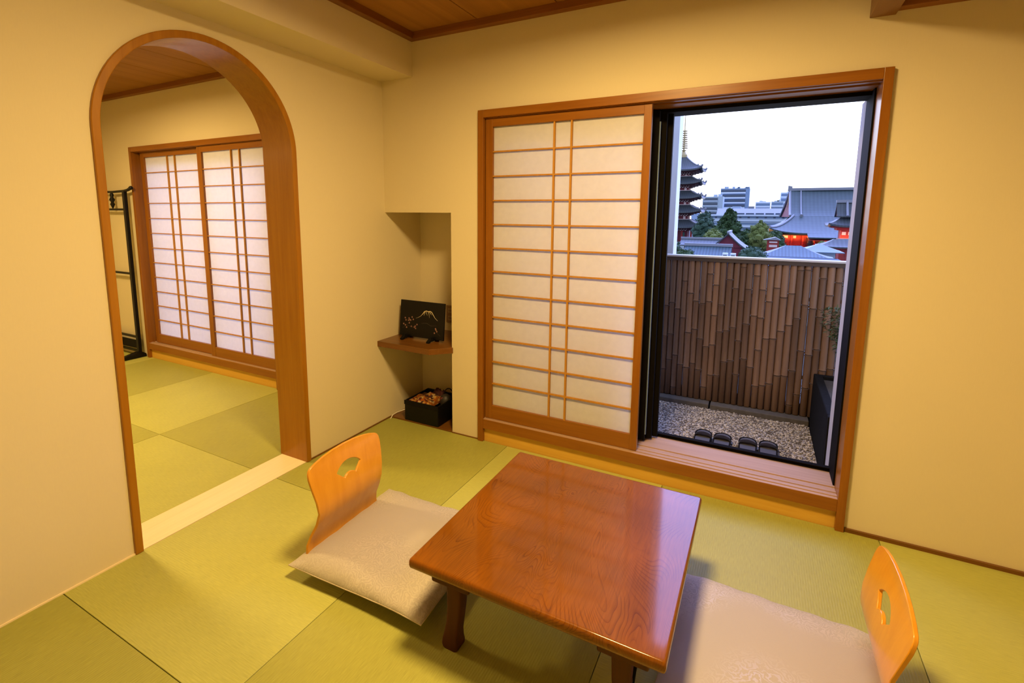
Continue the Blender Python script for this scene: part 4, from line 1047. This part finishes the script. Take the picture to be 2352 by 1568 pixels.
# long low building: sloping grey roof, ribbon windows
lb_ = thing('long_building', (EX-6, EY+256, GZ), 'long low concrete building with a grey roof behind the trees', 'building')
x0, x1, y0 = EX-21.4, EX+12, EY+250
MB().prism([(y0, 2.2), (y0+12, 2.2), (y0+12, 5.0), (y0+7, 5.0)], 'x', x0+2.5, x1).build('roof', X_['roofg'], lb_)
B(x0, x1, y0, y0+12, GZ, 2.2).build('block', X_['conc'], lb_)
B(x0, x1, y0-1.2, y0, 1.55, 2.0).build('eave_band', X_['conc2'], lb_)
for q in range(7): B(x0+7+q*3.9, x0+10.3+q*3.9, y0-.1, y0+.6, 2.25, 2.85).build('roof_window', X_['win'], lb_)
for zc in (.95, -1.9, -4.2): B(x0+.5, x1-.5, y0-.06, y0, zc-.45, zc+.3).build('window_band', X_['blue'], lb_)
for q in range(9): B(x0+2+q*3.4, x0+2.9+q*3.4, y0-.12, y0-.05, .5, 1.2).build('window', X_['win'], lb_)
for zc in (-.5, -3.2): B(x0-.2, x1, y0-.9, y0, zc-.25, zc+.15).build('balcony_band', X_['conc2'], lb_)
B(EX-28, EX-21, EY+258, EY+262, GZ, -1).build('side_wing', X_['conc'], lb_)

# trees
def tree(name, s, D, ztop, zbot, r, kind, mat, label, seed, n=2600):
    t = thing(name, (EX+s, EY+D, GZ), label, 'tree', 'trees of the temple grounds')
    rnd = random.Random(seed); x, y = EX+s, EY+D
    MB().tube([(x, y, GZ), (x+.1, y, (GZ+zbot)/2), (x, y, (zbot+ztop)/2)], [.35, .28, .12], 8).build('trunk', X_['trunk'], t)
    mb = MB(); H = ztop-zbot; cs = []
    m = 34
    for q in range(m):
        f = q/(m-1); z = zbot+H*f
        if kind == 'cone': rad = r*(1-f)**.75+.1*r
        elif kind == 'egg': rad = r*math.sin(PI*(.12+.85*f))**.8
        else: rad = r*math.sin(PI*(.2+.75*f))**.5
        a = q*2.4; k = rnd.uniform(.35, .78)*rad
        br_ = max(.25*r, rad*.55); 
        if f > .9: k *= .2; br_ = max(.14*r, rad*.5)
        cs.append((x+k*math.cos(a), y+k*math.sin(a), z-(br_*.8 if f > .9 else 0)*(f-.5), br_))
    for c in cs: mb.blob(c[:3], c[3]*.86, 2, .16, (1, 1, .8))
    ls = r*.085
    for q in range(n):
        c = cs[rnd.randrange(m)]; d = Vector((rnd.gauss(0, 1), rnd.gauss(0, 1), rnd.gauss(0, 1))).normalized()
        p = Vector(c[:3])+Vector((d.x, d.y, d.z*.85))*c[3]*rnd.uniform(.85, 1.12)
        e1 = Vector((rnd.gauss(0, 1), rnd.gauss(0, 1), rnd.gauss(0, 1))).normalized(); e2 = e1.cross(d).normalized(); e1 = e2.cross(e1).normalized()
        w = ls*rnd.uniform(.5, 1.3); mb.add([p-e1*w, p-e2*w*.6, p+e1*w, p+e2*w*.6], [(0, 1, 2, 3)])
    mb.build('crown', mat, t)
    return t
tree('conifer', -6.9, 130, 2.9, -7, 4.1, 'cone', X_['green'], 'tall dark conical tree in the middle of the view', 1, 4200)
tree('tree', -.15, 128, .35, -6.5, 2.4, 'egg', X_['green2'], 'light green egg-shaped tree left of the temple hall', 2)
tree('tree', -14.0, 146, .95, -6, 2.6, 'round', X_['green3'], 'bluish green tree touching the pagoda roofs on their right', 3)
tree('tree', -9.5, 120, -1.55, -7, 2.3, 'round', X_['green2'], 'low yellowish green tree between the pagoda and the conical tree', 4)
tree('tree', 2.9, 136, -2.3, -7.5, 2.8, 'round', X_['green'], 'dark tree under the left corner of the temple roof', 5)
tree('tree', -3.1, 140, -2.0, -8, 3.0, 'round', X_['green'], 'dark low tree between the conical and the egg-shaped tree', 6)
tree('bush', -9.0, 57, -1.5, -4.6, 1.75, 'round', X_['green3'], 'dark green treetop right above the fence at the far left', 7)
tree('bush', -6.8, 52, -2.05, -4.4, 1.4, 'round', X_['green'], 'lower dark treetop above the fence in front of the pagoda foot', 8)
tree('bush', -.72, 54, -1.6, -4, 1.27, 'round', X_['green3'], 'dark green treetop above the fence in the middle', 9)
tree('bush', 5.7, 78, -3.0, -5, .9, 'round', X_['green'], 'little round bush between the blue roofs', 10, 900)
tree('bush', 9.3, 100, -2.7, -5, .9, 'round', X_['green2'], 'yellow-green bush in front of the temple porch', 11, 900)
tree('bush', 11.6, 74, -3.3, -6, 1.3, 'round', X_['green'], 'bush at the right end of the view above the fence', 12, 900)
tree('tree', -16.5, 175, -.5, -6, 3.6, 'round', X_['green3'], 'greenish tree behind the pagoda foot on its right', 13)
tree('tree', -19.5, 205, 3.2, -6, 3.2, 'round', X_['green3'], 'bluish tree in front of the grey apartment block', 14)


# ------------------------------------------------------------------ sky
# dusk: bright low sky ahead of the window, bluer above it, dimmer and greyer behind the house
w = bpy.data.worlds.new('World'); SC.world = w; w.use_nodes = True; nt = w.node_tree; bg = nt.nodes['Background']
tc = nt.nodes.new('ShaderNodeTexCoord'); sp = nt.nodes.new('ShaderNodeSeparateXYZ'); L(nt, tc.outputs['Generated'], sp.inputs[0])
def ramp(stops):
    r = nt.nodes.new('ShaderNodeValToRGB'); cr = r.color_ramp
    cr.elements[0].position = stops[0][0]; cr.elements[0].color = (*stops[0][1], 1); cr.elements[1].position = stops[-1][0]; cr.elements[1].color = (*stops[-1][1], 1)
    for p, c in stops[1:-1]: e = cr.elements.new(p); e.color = (*c, 1)
    L(nt, sp.outputs['Z'], r.inputs['Fac']); return r
front = ramp([(0, (1.0, 1.02, 1.08)), (.18, (1.0, 1.06, 1.35)), (.36, (1.15, 1.45, 3.5)), (.7, (1.2, 1.5, 3.6)), (1, (.34, .43, .75))])
back = ramp([(0, (.36, .40, .50)), (.5, (.32, .38, .54)), (1, (.34, .43, .75))])
fy = nt.nodes.new('ShaderNodeMapRange'); fy.interpolation_type = 'SMOOTHSTEP'; fy.inputs['From Min'].default_value = -.2; fy.inputs['From Max'].default_value = .6
L(nt, sp.outputs['Y'], fy.inputs['Value'])
mx = nt.nodes.new('ShaderNodeMix'); mx.data_type = 'RGBA'; L(nt, fy.outputs[0], mx.inputs['Factor']); L(nt, back.outputs['Color'], mx.inputs['A']); L(nt, front.outputs['Color'], mx.inputs['B'])
L(nt, mx.outputs['Result'], bg.inputs['Color']); bg.inputs['Strength'].default_value = 2.8

# ------------------------------------------------------------------ camera
cam = bpy.data.cameras.new('camera'); co = bpy.data.objects.new('camera', cam); COL.objects.link(co)
cx, cy, cz, yaw, pit, roll, f, pxx, pyy = 2.20906, -2.55004, 1.40904, -.483051, .138384, .006996, 1129.64, 1151.37, 649.93
fwd = Vector((math.sin(yaw)*math.cos(pit), math.cos(yaw)*math.cos(pit), -math.sin(pit))); rt = Vector((math.cos(yaw), -math.sin(yaw), 0)); up = rt.cross(fwd)
r2 = rt*math.cos(roll)+up*math.sin(roll); u2 = -rt*math.sin(roll)+up*math.cos(roll)
mw = Matrix(((r2.x, u2.x, -fwd.x, cx), (r2.y, u2.y, -fwd.y, cy), (r2.z, u2.z, -fwd.z, cz), (0, 0, 0, 1)))
co.matrix_world = mw
cam.sensor_fit = 'HORIZONTAL'; cam.sensor_width = 36; cam.lens = f/2352*36
cam.shift_x = (1176-pxx)/2352; cam.shift_y = (pyy-784)/2352
cam.clip_start = .02; cam.clip_end = 3000
SC.camera = co
vs = SC.view_settings; vs.view_transform = 'Standard'; vs.look = 'None'; vs.exposure = 0; vs.gamma = 1; vs.use_curve_mapping = False
SC.cycles.use_denoising = True; SC.cycles.max_bounces = 10; SC.cycles.diffuse_bounces = 6; SC.cycles.sample_clamp_indirect = 8
SC.cycles.caustics_reflective = False; SC.cycles.caustics_refractive = False
